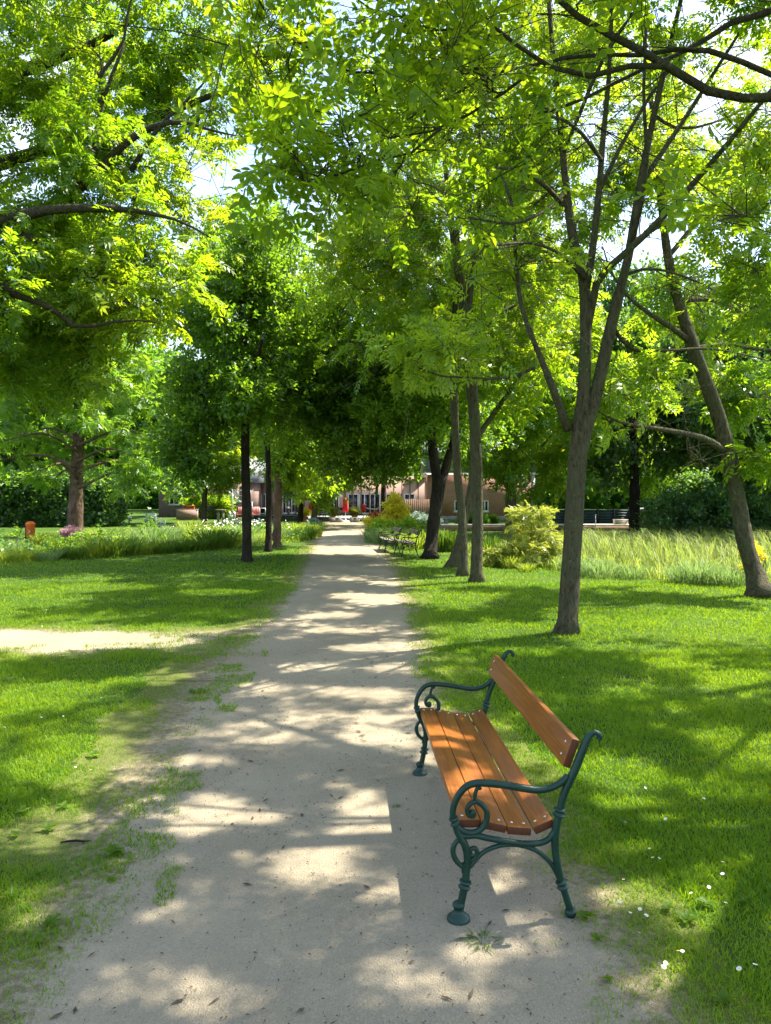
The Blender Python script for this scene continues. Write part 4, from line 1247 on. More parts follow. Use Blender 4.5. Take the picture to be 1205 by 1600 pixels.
def tuft(kind, x, y, s, label=None, group='ornamental grasses in the left bed', sz=None):
    o = link('ornamental_grass', tufts[kind], None)
    o.location = (x, y, hgt(x, y) + .0); o.rotation_euler.z = BR.uniform(0, 6.28); o.scale = (s, s, sz or s * BR.uniform(.85, 1.15))
    return tag(o, label or TL[kind], 'plant', group)


# front rim of the left bed
LB = np.array([(-120, 890), (0, 884), (60, 879), (120, 876), (200, 870), (280, 864), (350, 858), (420, 852), (470, 848), (498, 842)], float)
LBg = np.array([G(x, y) for x, y in LB])[:, :2]


def lb_in(x, y):
    """metres behind the front rim of the left bed"""
    return y - np.interp(x, LBg[:, 0], LBg[:, 1])


for px, dy, k, s in [(10, .7, 'lime', 1.1), (40, .8, 'lime', 1.2), (75, .5, 'pale', 1.0), (95, .8, 'dark', 1.3), (118, .5, 'dark', 1.1), (150, .6, 'lime', 1.1), (172, .5, 'dark', 1.2), (200, .5, 'dark', 1.0),
                     (222, .6, 'lime', .9), (255, .3, 'dark', 1.0), (283, .4, 'dark', .9), (305, .5, 'dark', 1.0), (330, .6, 'dark', 1.3), (345, .8, 'dark', 1.4), (362, .9, 'lime', 1.2), (395, 1.2, 'pale', 1.0),
                     (410, 1.0, 'lime', 1.0), (450, 2.5, 'pale', 1.1), (478, 1.6, 'dark', 1.1), (488, 2.4, 'lime', 1.2), (460, 5.0, 'lime', 1.3), (445, 7.0, 'pale', 1.2), (380, 4.0, 'pale', 1.3), (350, 5, 'lime', 1.4),
                     (310, 4, 'lime', 1.3), (270, 5, 'pale', 1.3), (235, 4.2, 'pale', 1.4), (215, 5.5, 'lime', 1.4), (185, 4.5, 'pale', 1.3), (160, 5.0, 'lime', 1.4), (90, 6.0, 'dark', 1.2), (70, 7.5, 'lime', 1.5), (20, 4.0, 'pale', 1.3), (300, 7.5, 'lime', 1.5)]:
    xg = np.interp(px, LB[:, 0], LBg[:, 0]); yg = np.interp(px, LB[:, 0], LBg[:, 1])
    f = (yg + dy) / yg
    tuft(k, xg * f, yg * f, s * (.62 if px < 130 else .95))

IR = 'leafy clumps along the lawn edge on the right'
for px, py, k, s, lab in [(690, 862, 'iris', .8, None), (705, 862, 'iris', .85, None), (765, 868, 'iris', .9, None), (778, 868, 'iris', .8, None), (756, 866, 'iris', .8, None),
                          (640, 858, 'lime', 1.2, 'yellow-green tuft growing behind the distant benches'), (662, 856, 'lime', 1.3, 'yellow-green tuft growing behind the distant benches'), (622, 850, 'lime', 1.3, 'yellow-green tuft growing behind the distant benches'),
                          (590, 848, 'pale', 1.2, 'pale tuft of grass beneath the yellow flowering bushes'), (605, 850, 'pale', 1.2, 'pale tuft of grass beneath the yellow flowering bushes'),
                          (800, 888, 'lime', .6, 'low bright tuft at the foot of the pale yellow-green shrub'), (822, 893, 'lime', .5, 'low bright tuft at the foot of the pale yellow-green shrub'),
                          (742, 872, 'lime', .35, 'little weedy tuft at the rim of the reed bed')]:
    g = G(px, py)
    tuft(k, g[0], g[1], s, lab, IR)
for px, py, s in [(930, 902, .9), (955, 906, 1.0), (1000, 908, .8), (1085, 915, .9), (1110, 916, 1.1), (1140, 918, 1.0), (1165, 920, .9), (900, 893, .9), (790, 872, 1.0), (815, 878, 1.0)]:
    g = G(px, py)
    tuft('pale', g[0], g[1] + .5, s * .8, 'silvery pale tuft of grass along the front rim of the reed bed', 'silvery grasses at the reed bed')

# reeds in the sunken bed
n = 48000
x = BR.uniform(1.2, 26, n); y = BR.uniform(14, 33, n)
d = bed_right(x, y)
k = (d > .25) & (BR.random(n) < .25 + 1.0 * sstep(.3, .6, fbm(x * .6, y * .6, 71)))
x, y, d = x[k], y[k], d[k]
hh = (.30 + 1.1 * sstep(1.5, 6.5, d)) * BR.uniform(.55, 1.1, len(x)) * (.7 + .6 * fbm(x * .8, y * .8, 73))
V, gs = blades(x, y, hgt(x, y) - .02, hh, BR.uniform(.010, .026, len(x)), BR.uniform(.15, .75, len(x)), BR, az=BR.normal(2.6, 1.1, len(x)), seg3=True)
tag(link('reeds', mesh_np('reeds', V, gs, False), M['reed']), 'pale tangle of reeds in the sunken bed beyond the lawn', None, None, 'stuff')
n = 20000
x = BR.uniform(1.2, 22, n); y = BR.uniform(14, 32, n)
d = bed_right(x, y); k = (d > .0) & (d < 6)
x, y = x[k], y[k]
V, gs = blades(x, y, hgt(x, y) - .02, BR.uniform(.18, .55, len(x)), BR.uniform(.010, .024, len(x)), BR.uniform(.3, 1.1, len(x)), BR, seg3=True)
tag(link('reed_undergrowth', mesh_np('reed_undergrowth', V, gs, False), M['tuft_lime']), 'yellow-green undergrowth between the reeds', None, None, 'stuff')

# undergrowth of the left bed and the rough grass behind
n = 36000
x = BR.uniform(-26, -2.2, n); y = BR.uniform(17, 44, n)
d = lb_in(x, y)
k = (d > .1) & (d < 15) & (s_path(x, y) > .25) & ~((y > 29.0) & (y < 30.6) & (x < -5)) & (BR.random(n) < 1.15 - .05 * d)
x, y, d = x[k], y[k], d[k]
hh = BR.uniform(.12, .42, len(x)) * (.35 + 1.1 * fbm(x * .9, y * .9, 81)) * np.where(d < .9, .55, 1) * np.where(x / y < -.36, .6, 1)
V, gs = blades(x, y, hgt(x, y) - .02, hh, BR.uniform(.014, .04, len(x)), BR.uniform(.3, 1.0, len(x)), BR, seg3=True)
tag(link('bed_undergrowth', mesh_np('bed_undergrowth', V, gs, False), M['tuft_lime']), 'mixed low perennials filling the flower bed left of the gravel', None, None, 'stuff')

# leafy perennials between the grasses, and white blossom
n = 2600
x = BR.uniform(-22, -2.4, n); y = BR.uniform(18, 42, n); d = lb_in(x, y)
cl = fbm(x * .8, y * .8, 85)
k = (d > .4) & (d < 13) & (s_path(x, y) > .3) & (cl > .42) & ~((y > 29.0) & (y < 30.6) & (x < -5))
x, y, cl = x[k], y[k], cl[k]; m = len(x)
zz = BR.random(m) * .75 * (cl - .3) * 2
V, F = scatter(TPL['simple'], np.stack([x, y, zz + .05], 1), BR.normal(size=(m, 3)) * (1, 1, .4) + (0, 0, .3), BR.normal(0, .4, (m, 3)) + (0, 0, .9), BR.uniform(.5, 1.0, m))
tag(link('perennials', mesh_np('perennials', V, [F], False), M['larch_leaf']), 'leafy perennials between the ornamental grasses', None, None, 'stuff')
n = 260
x, y = BR.normal(-6.0, .9, n), BR.normal(31, 2.0, n)
V, F = scatter(leaflet(.10, .07), np.stack([x, y, BR.uniform(.4, .75, n)], 1), BR.normal(size=(n, 3)), BR.normal(0, .5, (n, 3)) + (0, 0, 1), BR.uniform(.6, 1.2, n))
tag(link('white_blossom', mesh_np('white_blossom', V, [F], False), M['white_petal']), 'white blossom in the bed left of the dark trunks', None, None, 'stuff')

# a sandy walk behind the left bed
grid_mesh('garden_path', np.linspace(-24, -5, 20), np.linspace(29.2, 30.5, 4), lambda X, Y: 0 * X + .005, M['gravel'])


def shrub(seed, base, label, leaf, bl, tpl='simple', scale=.5, rho=.25, m=8, n=6, stems=5, group=None, name='shrub', cat='shrub', bark='bark_ash'):
    t = Tree(seed)
    base = np.asarray(base, float)
    cs = np.array([q[:3] for q in bl])
    for k in range(stems):
        e = cs[k % len(cs)] + t.rng.normal(0, .12, 3)
        t.limb([(t.rng.normal(0, .05), t.rng.normal(0, .05), -.05), e * .5 + t.rng.normal(0, .05, 3), e], [.016, .012, .006], 5)
    T = np.concatenate([t.blob(q[:3], q[3:6], int(q[6]), .2) for q in bl])
    t.grow(T, rho, m, n, tpl, scale, r_k=.004, rmax=.012, twig_r=.003)
    root = empty(name, base, 0, label, cat, group)
    V, gs = join_np(t.wood); link('stem', mesh_np(name + '_stem', V, gs), M[bark], root)
    V, gs = join_np([(a, [f]) for a, f in t.leaves]); link('foliage', mesh_np(name + '_foliage', V, gs, False), M[leaf], root)
    return root


def gz(px, py):
    g = G(px, py); g[2] = hgt(g[0], g[1]); return g


shrub(401, G(838, 893) + (0, 1.5, -.3), 'airy pale yellow-green shrub between the slender ashes and the tall ash', 'lime_leaf', [(0, 0, .55, .75, .7, .45, 16), (.15, 0, 1.25, .4, .4, .5, 8), (-.5, 0, .45, .4, .5, .35, 7), (.65, 0, .8, .35, .3, .4, 6)], 'feather', .42, .32, 9, 5)
shrub(402, G(622, 842), 'tall yellow flowering bush, the higher of the two by the far gravel', 'yellow_leaf', [(0, 0, 1.15, .38, .4, .5, 22), (0, 0, .6, .4, .4, .3, 8)], 'simple', .55, .25, group=None, name='flowering_bush', cat='bush')
shrub(403, G(602, 843) , 'low spreading bush with yellow blossom at the right rim of the far gravel', 'yellow_leaf', [(0, 0, .62, .75, .5, .28, 20), (.55, 0, .75, .3, .3, .3, 10)], 'simple', .5, .25, name='flowering_bush', cat='bush')
shrub(404, G(591, 839), 'small bush with orange-red blossom beside the low yellow one', 'red_leaf', [(0, 0, .75, .3, .3, .2, 10)], 'simple', .45, .2, name='flowering_bush', cat='bush')
shrub(405, G(640, 846), 'leafy green bush beneath the yellow blossom, left of the forked trunk', 'bright_leaf', [(0, 0, .4, .9, .6, .35, 26), (-.9, 0, .35, .7, .5, .3, 18)], 'simple', .6, .3, name='leafy_bush', cat='bush')
shrub(406, G(1190, 916), 'small yellow-leaved shrub behind the foot of the leaning ash', 'yellow_leaf', [(0, .4, .62, .12, .15, .16, 6), (.08, .4, .3, .12, .15, .15, 3)], 'simple', .34, .12)
shrub(407, G(110, 850), 'little pink flowering plant at the foot of the conifer', 'pink_leaf', [(0, 0, .42, .22, .2, .2, 10)], 'simple', .4, .15, name='flowering_plant', cat='plant')
shrub(409, G(240, 846), 'blue-green upright shrub in the flower bed right of the conifer', 'silver_leaf', [(0, 0, .5, .22, .25, .5, 9)], 'simple', .42, .16)
shrub(410, G(210, 850), 'loose young shrub with light leaves at the right end of the conifer branches', 'larch_leaf', [(.3, 0, .5, .5, .4, .4, 9)], 'simple', .4, .25)
shrub(411, G(490, 828), 'pale bluish bush at the left rim of the far gravel', 'silver_leaf', [(0, 0, .3, .28, .3, .25, 16)], 'simple', .5, .15)
shrub(412, G(755, 832) + (0, 5, 0), 'dark green bush under the left window of the brick building', 'back_leaf', [(0, 0, .4, .9, .4, .35, 20)], 'simple', .6, .3, name='leafy_bush', cat='bush')
shrub(413, G(790, 830) + (0, 6, 0), 'round dark bush under the white window with two panes', 'dark_leaf', [(0, 0, .32, .5, .4, .3, 16)], 'simple', .5, .25, name='leafy_bush', cat='bush')
shrub(414, G(652, 836) + (0, 4, 0), 'grey-green bush growing over the low stone wall', 'silver_leaf', [(0, 0, .5, 1.1, .5, .3, 22)], 'simple', .6, .3, name='leafy_bush', cat='bush')
shrub(415, G(1110, 868) + (3.4, 2, 0), 'dark understorey bush between the reeds and the leaning ash', 'deep_leaf', [(0, 6, .9, 2.6, 1.2, .9, 60), (2.4, 6, 1.3, 2.2, 1.2, 1.2, 50)], 'simple_far', .55, .5, name='leafy_bush', cat='bush', bark='bark_dark')
shrub(416, G(1040, 850) + (3.4, 7, 0), 'dark bush right of the brown hut', 'deep_leaf', [(0.6, 0, .9, 1.2, .9, .9, 40)], 'simple_far', .55, .45, name='leafy_bush', cat='bush', bark='bark_dark')


def hedge(name, x0, x1, y0, y1, h, leaf, label, seed, n):
    r = np.random.default_rng(seed)
    root = empty(name, ((x0 + x1) / 2, (y0 + y1) / 2, 0), 0, label, 'hedge')
    c = np.array([(x0 + x1) / 2, (y0 + y1) / 2, 0])
    x = r.uniform(x0, x1, n); y = r.uniform(y0, y1, n); z = r.random(n) ** .8 * h
    top = h * (.78 + .4 * fbm(x * .35, y * .35, seed))
    z = np.minimum(z, top - r.random(n) * .4); k = z > .02
    pp = np.stack([x, y, z], 1)[k] - c
    m = len(pp)
    V, F = scatter(TPL['simple_far'], pp, r.normal(size=(m, 3)) * (1, 1, .5), r.normal(0, .6, (m, 3)) + (0, -.3, .6), r.uniform(.6, 1.0, m))
    link('foliage', mesh_np(name + '_foliage', V, [F], False), leaf, root)
    for k in range(int((x1 - x0) / 1.1)):
        xx = x0 + .5 + k * 1.1 - c[0]
        MB().tube([(xx, r.normal(0, .2), -.05), (xx + r.normal(0, .1), r.normal(0, .2), h * .5), (xx + r.normal(0, .3), r.normal(0, .3), h * .75)], [.06, .045, .02], 6).build('stem', M['bark_dark'], root)


hedge('hedge', -27, -15.2, 42, 45, 3.0, M['deep_leaf'], 'tall dark evergreen hedge behind the orange bin', 501, 5200)
hedge('hedge', -14.6, -11.5, 56, 58, 1.7, M['bright_leaf'], 'low bright hedge behind the pale lounger', 502, 1300)
hedge('hedge', 15.5, 30, 38, 41, 2.9, M['deep_leaf'], 'dark evergreen thicket behind the reeds at the right edge', 503, 6000)
hedge('hedge', -60, -28, 44, 48, 4.2, M['deep_leaf'], 'tall thicket continuing left of the evergreen hedge, outside the frame', 504, 6000)

# far woods closing the horizon: reads as one mass
r = np.random.default_rng(9)
n = 26000
a = r.uniform(R(20), R(160), n); dd = r.uniform(105, 135, n)
x, y = np.cos(a) * dd, np.sin(a) * dd
z = r.random(n) * 12 * (.7 + .6 * fbm(a * 12, dd * .05, 91))
V, F = scatter(TPL['simple_far'], np.stack([x, y, z], 1), r.normal(size=(n, 3)) * (1, 1, .5), r.normal(0, .6, (n, 3)) + (0, -.3, .6), r.uniform(3.0, 5.0, n))
tag(link('woods', mesh_np('woods', V, [F], False), M['back_leaf']), 'far belt of woodland behind the buildings', None, None, 'stuff')

# ------------------------------------------------------------------ buildings
def brick_mat(name, c1, c2, mortar):
    b = NT(name)
    v = b.n('ShaderNodeMapping', Vector=b.pos(), Rotation=(R(90), 0, 0)).outputs[0]
    br = b.n('ShaderNodeTexBrick', Vector=v, Scale=1.0)
    br.inputs['Color1'].default_value = c1 + (1,); br.inputs['Color2'].default_value = c2 + (1,); br.inputs['Mortar'].default_value = mortar + (1,)
    br.inputs['Brick Width'].default_value = .25; br.inputs['Row Height'].default_value = .075; br.inputs['Mortar Size'].default_value = .010
    n = b.noise(b.pos(), 1.2, 4)
    c = b.mix(b.ramp(n, [(.4, (0, 0, 0)), (.7, (.35, .35, .35))]), br.outputs['Color'], (.16, .10, .08))
    return b.done(b.bsdf(c, .9, .15))


M['brick_red'] = brick_mat('brick_red', (.46, .20, .145), (.37, .15, .11), (.42, .34, .29))
M['brick_brown'] = brick_mat('brick_brown', (.30, .19, .15), (.23, .14, .11), (.3, .26, .23))
M['brick_pink'] = brick_mat('brick_pink', (.42, .24, .21), (.36, .19, .16), (.4, .32, .3))
M['render_pink'] = plain('render_pink', (.47, .31, .26), .85, .2, .12, 2)
M['white_paint'] = plain('white_paint', (.72, .72, .70), .5, .3, .06, 3)
M['stone'] = plain('grey_stone', (.27, .265, .25), .9, .2, .35, 3, bump=.5)
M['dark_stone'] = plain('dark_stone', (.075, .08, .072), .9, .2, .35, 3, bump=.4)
M['roof'] = plain('roof_sheet', (.22, .22, .23), .6, .3, .2, 1.5)
M['metal_grey'] = plain('galvanised', (.33, .35, .38), .45, .5, .15, 4, .4)
M['fence_blue'] = plain('fence_blue', (.035, .055, .07), .6, .3, .2, 3)
M['board_brown'] = plain('board_brown', (.19, .115, .08), .8, .2, .3, 5)
M['board_pale'] = plain('board_pale', (.50, .46, .38), .8, .2, .2, 6)
M['dark_metal'] = plain('dark_metal', (.02, .022, .024), .5, .4, .2, 8)
M['red_cloth'] = plain('red_cloth', (.62, .035, .045), .75, .2, .12, 5)
M['red_paint'] = plain('red_paint', (.55, .05, .03), .45, .4, .1, 5)
M['red_chair'] = plain('red_chair', (.42, .15, .14), .5, .3, .12, 6)
M['orange_plastic'] = plain('orange_plastic', (.75, .14, .02), .4, .4, .06, 6)
M['terracotta'] = plain('terracotta', (.33, .12, .06), .85, .2, .15, 8)
b = NT('window_glass'); M['glass'] = b.done(b.bsdf((.02, .025, .03), .06, .6))


def window(parent, x, z, w_, h_, y, panes=2):
    """white frame with glass, proud of a wall whose face is at y (local), facing -y"""
    f = MB()
    t = .07
    f.box((x, y - .02, z + h_ / 2 - t / 2), (w_, .08, t)); f.box((x, y - .02, z - h_ / 2 + t / 2), (w_, .08, t))
    hh = h_ - 2 * t
    for k in range(panes + 1):
        xx = x - w_ / 2 + t / 2 + (w_ - t) * k / panes
        f.box((xx, y - .02, z), (t, .07, hh))
    f.box((x, y - .05, z - h_ / 2 - .03), (w_ + .12, .14, .05))
    fo = f.build('window', M['white_paint'], parent)
    MB().box((x, y - .004, z), (w_ - t, .012, h_ - t)).build('pane', M['glass'], fo)


# red brick building with white windows, right
Y = 50.0
xa, xb = (672 - 602.5) / FPX * Y, (832 - 602.5) / FPX * Y
bd = empty('brick_building', ((xa + xb) / 2, Y, 0), 0, 'red brick building with white framed windows and a grey plinth, behind the slender ashes', 'building')
W2 = (xb - xa) / 2
MB().box((0, 3.5, 1.75), (2 * W2, 7, 2.7)).build('wall', M['brick_red'], bd)
MB().box((0, 3.48, .2), (2 * W2 + .08, 7.04, .4)).build('plinth', M['stone'], bd)
MB().prism([(-W2 - .3, 3.1), (W2 + .3, 3.1), (W2 + .3, 3.25), (-W2 - .3, 3.25)], -.35, 7.3).build('eaves', M['white_paint'], bd)
rf = MB().raw(np.array([(-W2 - .3, -.35, 3.25), (W2 + .3, -.35, 3.25), (W2 + .3, 3.5, 5.6), (-W2 - .3, 3.5, 5.6), (-W2 - .3, 7.3, 3.25), (W2 + .3, 7.3, 3.25)], float), [np.array([[0, 1, 2, 3], [3, 2, 5, 4], [4, 5, 1, 0]]), np.array([[0, 3, 4], [1, 5, 2]])]).build('roof', M['roof'], bd)
for px in (752, 690):
    xx = (px - 602.5) / FPX * Y - (xa + xb) / 2
    dm = MB().box((xx, 1.0, 4.1), (1.0, 1.6, 1.1)).build('dormer', M['white_paint'], bd)
    MB().box((xx, .185, 4.1), (.6, .03, .7)).build('pane', M['glass'], dm)
for px in (797.5, 757.5, 716):
    window(bd, (px - 602.5) / FPX * Y - (xa + xb) / 2, 1.05, .5, .72, 0)
MB().box((W2 + .02, -.02, 1.9), (.26, .1, 2.3)).build('corner_strip', M['white_paint'], bd)

# brown board fence and low stone wall
Y = 49.0
fx = [(632 - 602.5) / FPX * Y, (671 - 602.5) / FPX * Y]
fe = empty('board_fence', ((fx[0] + fx[1]) / 2, Y, 0), 0, 'brown fence of upright boards behind the low stone wall', 'fence')
m = MB(); nb = 13
for k in range(nb):
    m.box((fx[0] + (k + .5) * (fx[1] - fx[0]) / nb - (fx[0] + fx[1]) / 2, 0, .75), ((fx[1] - fx[0]) / nb - .012, .025, 1.5 + .03 * math.sin(k * 5)))
m.build('boards', M['board_brown'], fe)
m = MB().box((0, .04, .4), (fx[1] - fx[0], .05, .1)).box((0, .04, 1.2), (fx[1] - fx[0], .05, .1)); m.build('rail', M['board_brown'], fe)
Y = 41.0
wx = [(628 - 602.5) / FPX * Y, (701 - 602.5) / FPX * Y]
so_ = empty('stone_wall', ((wx[0] + wx[1]) / 2, Y, 0), 0, 'low grey stone wall behind the forked trunk', 'wall')
m = MB(); r = np.random.default_rng(3); xx = wx[0]
while xx < wx[1] - .1:
    l = min(r.uniform(.35, .6), wx[1] - xx)
    m.box((xx + l / 2 - (wx[0] + wx[1]) / 2, 0, .22), (l - .015, .3 + r.uniform(-.02, .02), .48), bev=.02); xx += l
m.build('stones', M['stone'], so_)
MB().box((0, 0, .49), (wx[1] - wx[0] + .05, .36, .05), bev=.01).build('coping', M['stone'], so_)

# boardwalk edge beyond the reed bed
Y = 37.0
wx = [(690 - 602.5) / FPX * Y, (990 - 602.5) / FPX * Y]
bw = empty('boardwalk', ((wx[0] + wx[1]) / 2, Y + .5, 0), 0, 'low timber boardwalk with a pale top running behind the reed bed', 'boardwalk')
m = MB()
for k in range(7): m.box((0, -.45 + k * .15, .30), (wx[1] - wx[0], .135, .04))
m.build('deck', M['board_pale'], bw)
MB().box((0, -.5, .15), (wx[1] - wx[0], .06, .20)).box((0, -.47, .03), (wx[1] - wx[0] - .1, .05, .12)).build('beam', M['board_brown'], bw)
x = (971 - 602.5) / FPX * 37.2
o = empty('timber_box', (x, 37.3, .32), 0, 'pale brown slatted box on the right end of the boardwalk', 'box')
for s_ in (-1, 1):
    m = MB()
    for k in range(3): m.box((0, .18 * s_, .045 + k * .07), (.62, .02, .06))
    m.build('side_panel', M['board_pale'], o)
MB().box((-.30, 0, .11), (.02, .33, .2)).build('end_panel', M['board_pale'], o); MB().box((.30, 0, .11), (.02, .33, .2)).build('end_panel', M['board_pale'], o); MB().box((0, 0, .23), (.66, .42, .025)).build('lid', M['board_pale'], o)
x = (930 - 602.5) / FPX * 36.4
o = empty('marker_post', (x, 36.3, 0), 0, 'thin pale post at the front of the boardwalk', 'post')
MB().tube([(0, 0, -.1), (0, 0, .78)], .022, 8).build('shaft', M['white_paint'], o); MB().lathe([(.026, 0), (.03, .02), (.02, .05), (.001, .06)], (0, 0, .76)).build('cap', M['metal_grey'], o)

# grey-blue fence panels and brown hut
Y = 43.0
wx = [(858 - 602.5) / FPX * Y, (985 - 602.5) / FPX * Y]
fe = empty('panel_fence', ((wx[0] + wx[1]) / 2, Y, 0), 0, 'dark grey-blue panel fence behind the boardwalk', 'fence')
n = 5; L = (wx[1] - wx[0]) / n
for k in range(n):
    m = MB(); xx = -((wx[1] - wx[0]) / 2) + (k + .5) * L
    for q in range(6): m.box((xx, 0, .12 + q * .148), (L - .1, .03, .1465))
    m.build('panel', M['fence_blue'], fe)
for k in range(n + 1):
    MB().box((-((wx[1] - wx[0]) / 2) + k * L, 0, .5), (.09, .09, 1.02)).build('fence_post', M['dark_metal'], fe)
Y = 41.0
wx = [(1000 - 602.5) / FPX * Y, (1040 - 602.5) / FPX * Y]
o = empty('garden_hut', ((wx[0] + wx[1]) / 2, Y + .7, 0), 0, 'small brown wooden hut beside the dark chestnut trunk', 'hut')
hw = (wx[1] - wx[0]) / 2
m = MB()
for k in range(9): m.box((-hw + (k + .5) * 2 * hw / 9, -.7, .45), (2 * hw / 9 - .008, .03, .92))
m.box((-hw, 0, .45), (.03, 1.38, .92)).box((hw, 0, .45), (.03, 1.38, .92)).box((0, .7, .45), (2 * hw - .04, .03, .92))
m.build('wall', M['board_brown'], o)
MB().box((0, -.02, .97), (2 * hw + .25, 1.7, .06), rx=R(5)).build('roof', M['roof'], o)

# brown brick building with grey outside stairs, left
Y = 62.0
xa, xb = (248 - 602.5) / FPX * Y, (396 - 602.5) / FPX * Y
W2 = (xb - xa) / 2
bd = empty('brick_building', ((xa + xb) / 2, Y, 0), 0, 'brown brick building with a grey roof behind the outside staircase', 'building')
MB().box((0, 4, 1.4), (2 * W2, 8, 2.8)).build('wall', M['brick_brown'], bd)
MB().raw(np.array([(-W2 - .4, -.5, 2.81), (W2 + .4, -.5, 2.81), (W2 + .4, 4, 5.0), (-W2 - .4, 4, 5.0), (-W2 - .4, 8.5, 2.81), (W2 + .4, 8.5, 2.81)], float), [np.array([[0, 1, 2, 3], [3, 2, 5, 4], [4, 5, 1, 0]]), np.array([[0, 3, 4], [1, 5, 2]])]).build('roof', M['roof'], bd)
window(bd, (357 - 602.5) / FPX * Y - (xa + xb) / 2, 1.2, .9, 1.2, 0, 2)
window(bd, (295 - 602.5) / FPX * Y - (xa + xb) / 2, 1.5, .8, 1.0, 0, 2)
window(bd, (272 - 602.5) / FPX * Y - (xa + xb) / 2, 1.5, .8, 1.0, 0, 2)


def S3(px, py, D=57.5):
    q = P(px, py, D); return q


st = empty('outside_staircase', S3(352, 808) * (1, 1, 0), 0, 'grey metal outside staircase climbing the brown brick building', 'staircase')
o3 = np.array(st.location)
m = MB()
a, b_, c, d = S3(333, 806), S3(367, 785), S3(392, 785), S3(344, 765)
for y in (0, 1.0):
    for p, q in ((a, b_), (b_, c)):
        m.tube([p - o3 + (0, y, 0), q - o3 + (0, y, 0)], .07, 4)
    m.tube([b_ - o3 + (0, 1.2 + y, 0), d - o3 + (0, 1.2 + y, 0)], .07, 4)
m.build('stringer', M['metal_grey'], st)
for i in range(9):
    t_ = (i + .5) / 9
    p = a * (1 - t_) + b_ * t_ - o3; MB().box(p + (0, .5, .05), (.26, .94, .035)).build('step', M['metal_grey'], st)
for i in range(8):
    t_ = (i + .5) / 8
    p = b_ * (1 - t_) + d * t_ - o3; MB().box(p + (0, 1.7, .05), (.26, .94, .035)).build('step', M['metal_grey'], st)
m = MB()
up = np.array([0, 0, .9])
m.tube([a - o3 + up, b_ - o3 + up, c - o3 + up], .03, 6)
m.tube([b_ - o3 + up + (0, 1.2, 0), d - o3 + up + (0, 1.2, 0)], .03, 6)
m.tube([a - o3 + up * .55, b_ - o3 + up * .55, c - o3 + up * .55], .018, 6)
for p, q in ((a, b_), (b_, c)):
    for t_ in np.linspace(0, 1, 5): w_ = p * (1 - t_) + q * t_ - o3; m.tube([w_, w_ + up], .022, 6)
for t_ in np.linspace(0, 1, 5): w_ = b_ * (1 - t_) + d * t_ - o3 + (0, 1.2, 0); m.tube([w_, w_ + up], .022, 6)
m.build('handrail', M['metal_grey'], st)
m = MB()
for p in (b_, c): m.box(((p - o3)[0], .5, (p[2]) / 2), (.1, .1, p[2]))
m.build('support', M['metal_grey'], st)
MB().box(((b_ + c) / 2 - o3 + (0, .5, .05)), (c[0] - b_[0], .95, .04)).build('landing', M['metal_grey'], st)

g = S3(363, 808, 55); o = empty('lamp_post', (g[0], g[1], 0), 0, 'slim pale pole rising in front of the outside staircase', 'pole')
MB().tube([(0, 0, -.1), (0, 0, 1.6), (0, 0, 3.3)], [.055, .05, .04], 8).build('shaft', M['white_paint'], o)
MB().lathe([(.10, 0), (.10, .25), (.06, .3)], (0, 0, 0)).build('base', M['white_paint'], o)
for k, px in enumerate((359, 366)):
    g = S3(px, 808, 54); o = empty('white_bollard', (g[0], g[1], 0), 0, ['white bollard left of the slim pale pole', 'white bollard right of the slim pale pole'][k], 'bollard')
    MB().lathe([(.10, -.05), (.10, .5), (.085, .56), (.03, .6)], (0, 0, 0)).build('post', M['white_paint'], o)
    MB().lathe([(.104, 0), (.104, .06)], (0, 0, .42)).build('band', M['metal_grey'], o)
Y = 54.0
x0, x1 = (276 - 602.5) / FPX * Y, (309 - 602.5) / FPX * Y
o = empty('garden_wall', ((x0 + x1) / 2, Y, 0), 0, 'low pinkish brick wall left of the grey screen', 'wall')
MB().box((0, 0, .36), (x1 - x0, .25, .74)).build('bricks', M['brick_pink'], o); MB().box((0, 0, .755), (x1 - x0 + .06, .32, .05)).build('coping', M['stone'], o)
x = (296 - 602.5) / FPX * Y
o = empty('planter', (x, Y, .78), 0, 'red trough standing on the low pinkish wall', 'planter')
m = MB().box((0, 0, .12), (.72, .24, .22), bev=.02); m.build('trough', M['red_paint'], o); MB().box((0, 0, .235), (.78, .28, .03)).build('rim', M['red_paint'], o)
Y = 56.0
x0, x1 = (310 - 602.5) / FPX * Y, (337 - 602.5) / FPX * Y
o = empty('metal_screen', ((x0 + x1) / 2, Y, 0), 0, 'grey metal screen between the pinkish wall and the stair foot', 'screen')
m = MB()
for k in range(16): m.box((-(x1 - x0) / 2 + (k + .5) * (x1 - x0) / 16, 0, .5), ((x1 - x0) / 16 - .02, .03, .95))
m.build('slats', M['dark_stone'], o); MB().box((0, 0, .99), (x1 - x0, .05, .04)).box((0, .03, .1), (x1 - x0, .03, .05)).build('frame', M['metal_grey'], o)
Y = 49.5
x = (345 - 602.5) / FPX * Y
o = empty('trestle_table', (x, Y, 0), 0, 'pale wooden table on two legs on the lawn before the staircase', 'table')
MB().box((0, 0, .80), (.66, .5, .06), bev=.01).build('tabletop', M['board_pale'], o)
for s_ in (-1, 1):
    MB().box((s_ * .17, 0, .38), (.07, .4, .78)).build('leg', M['board_pale'], o)

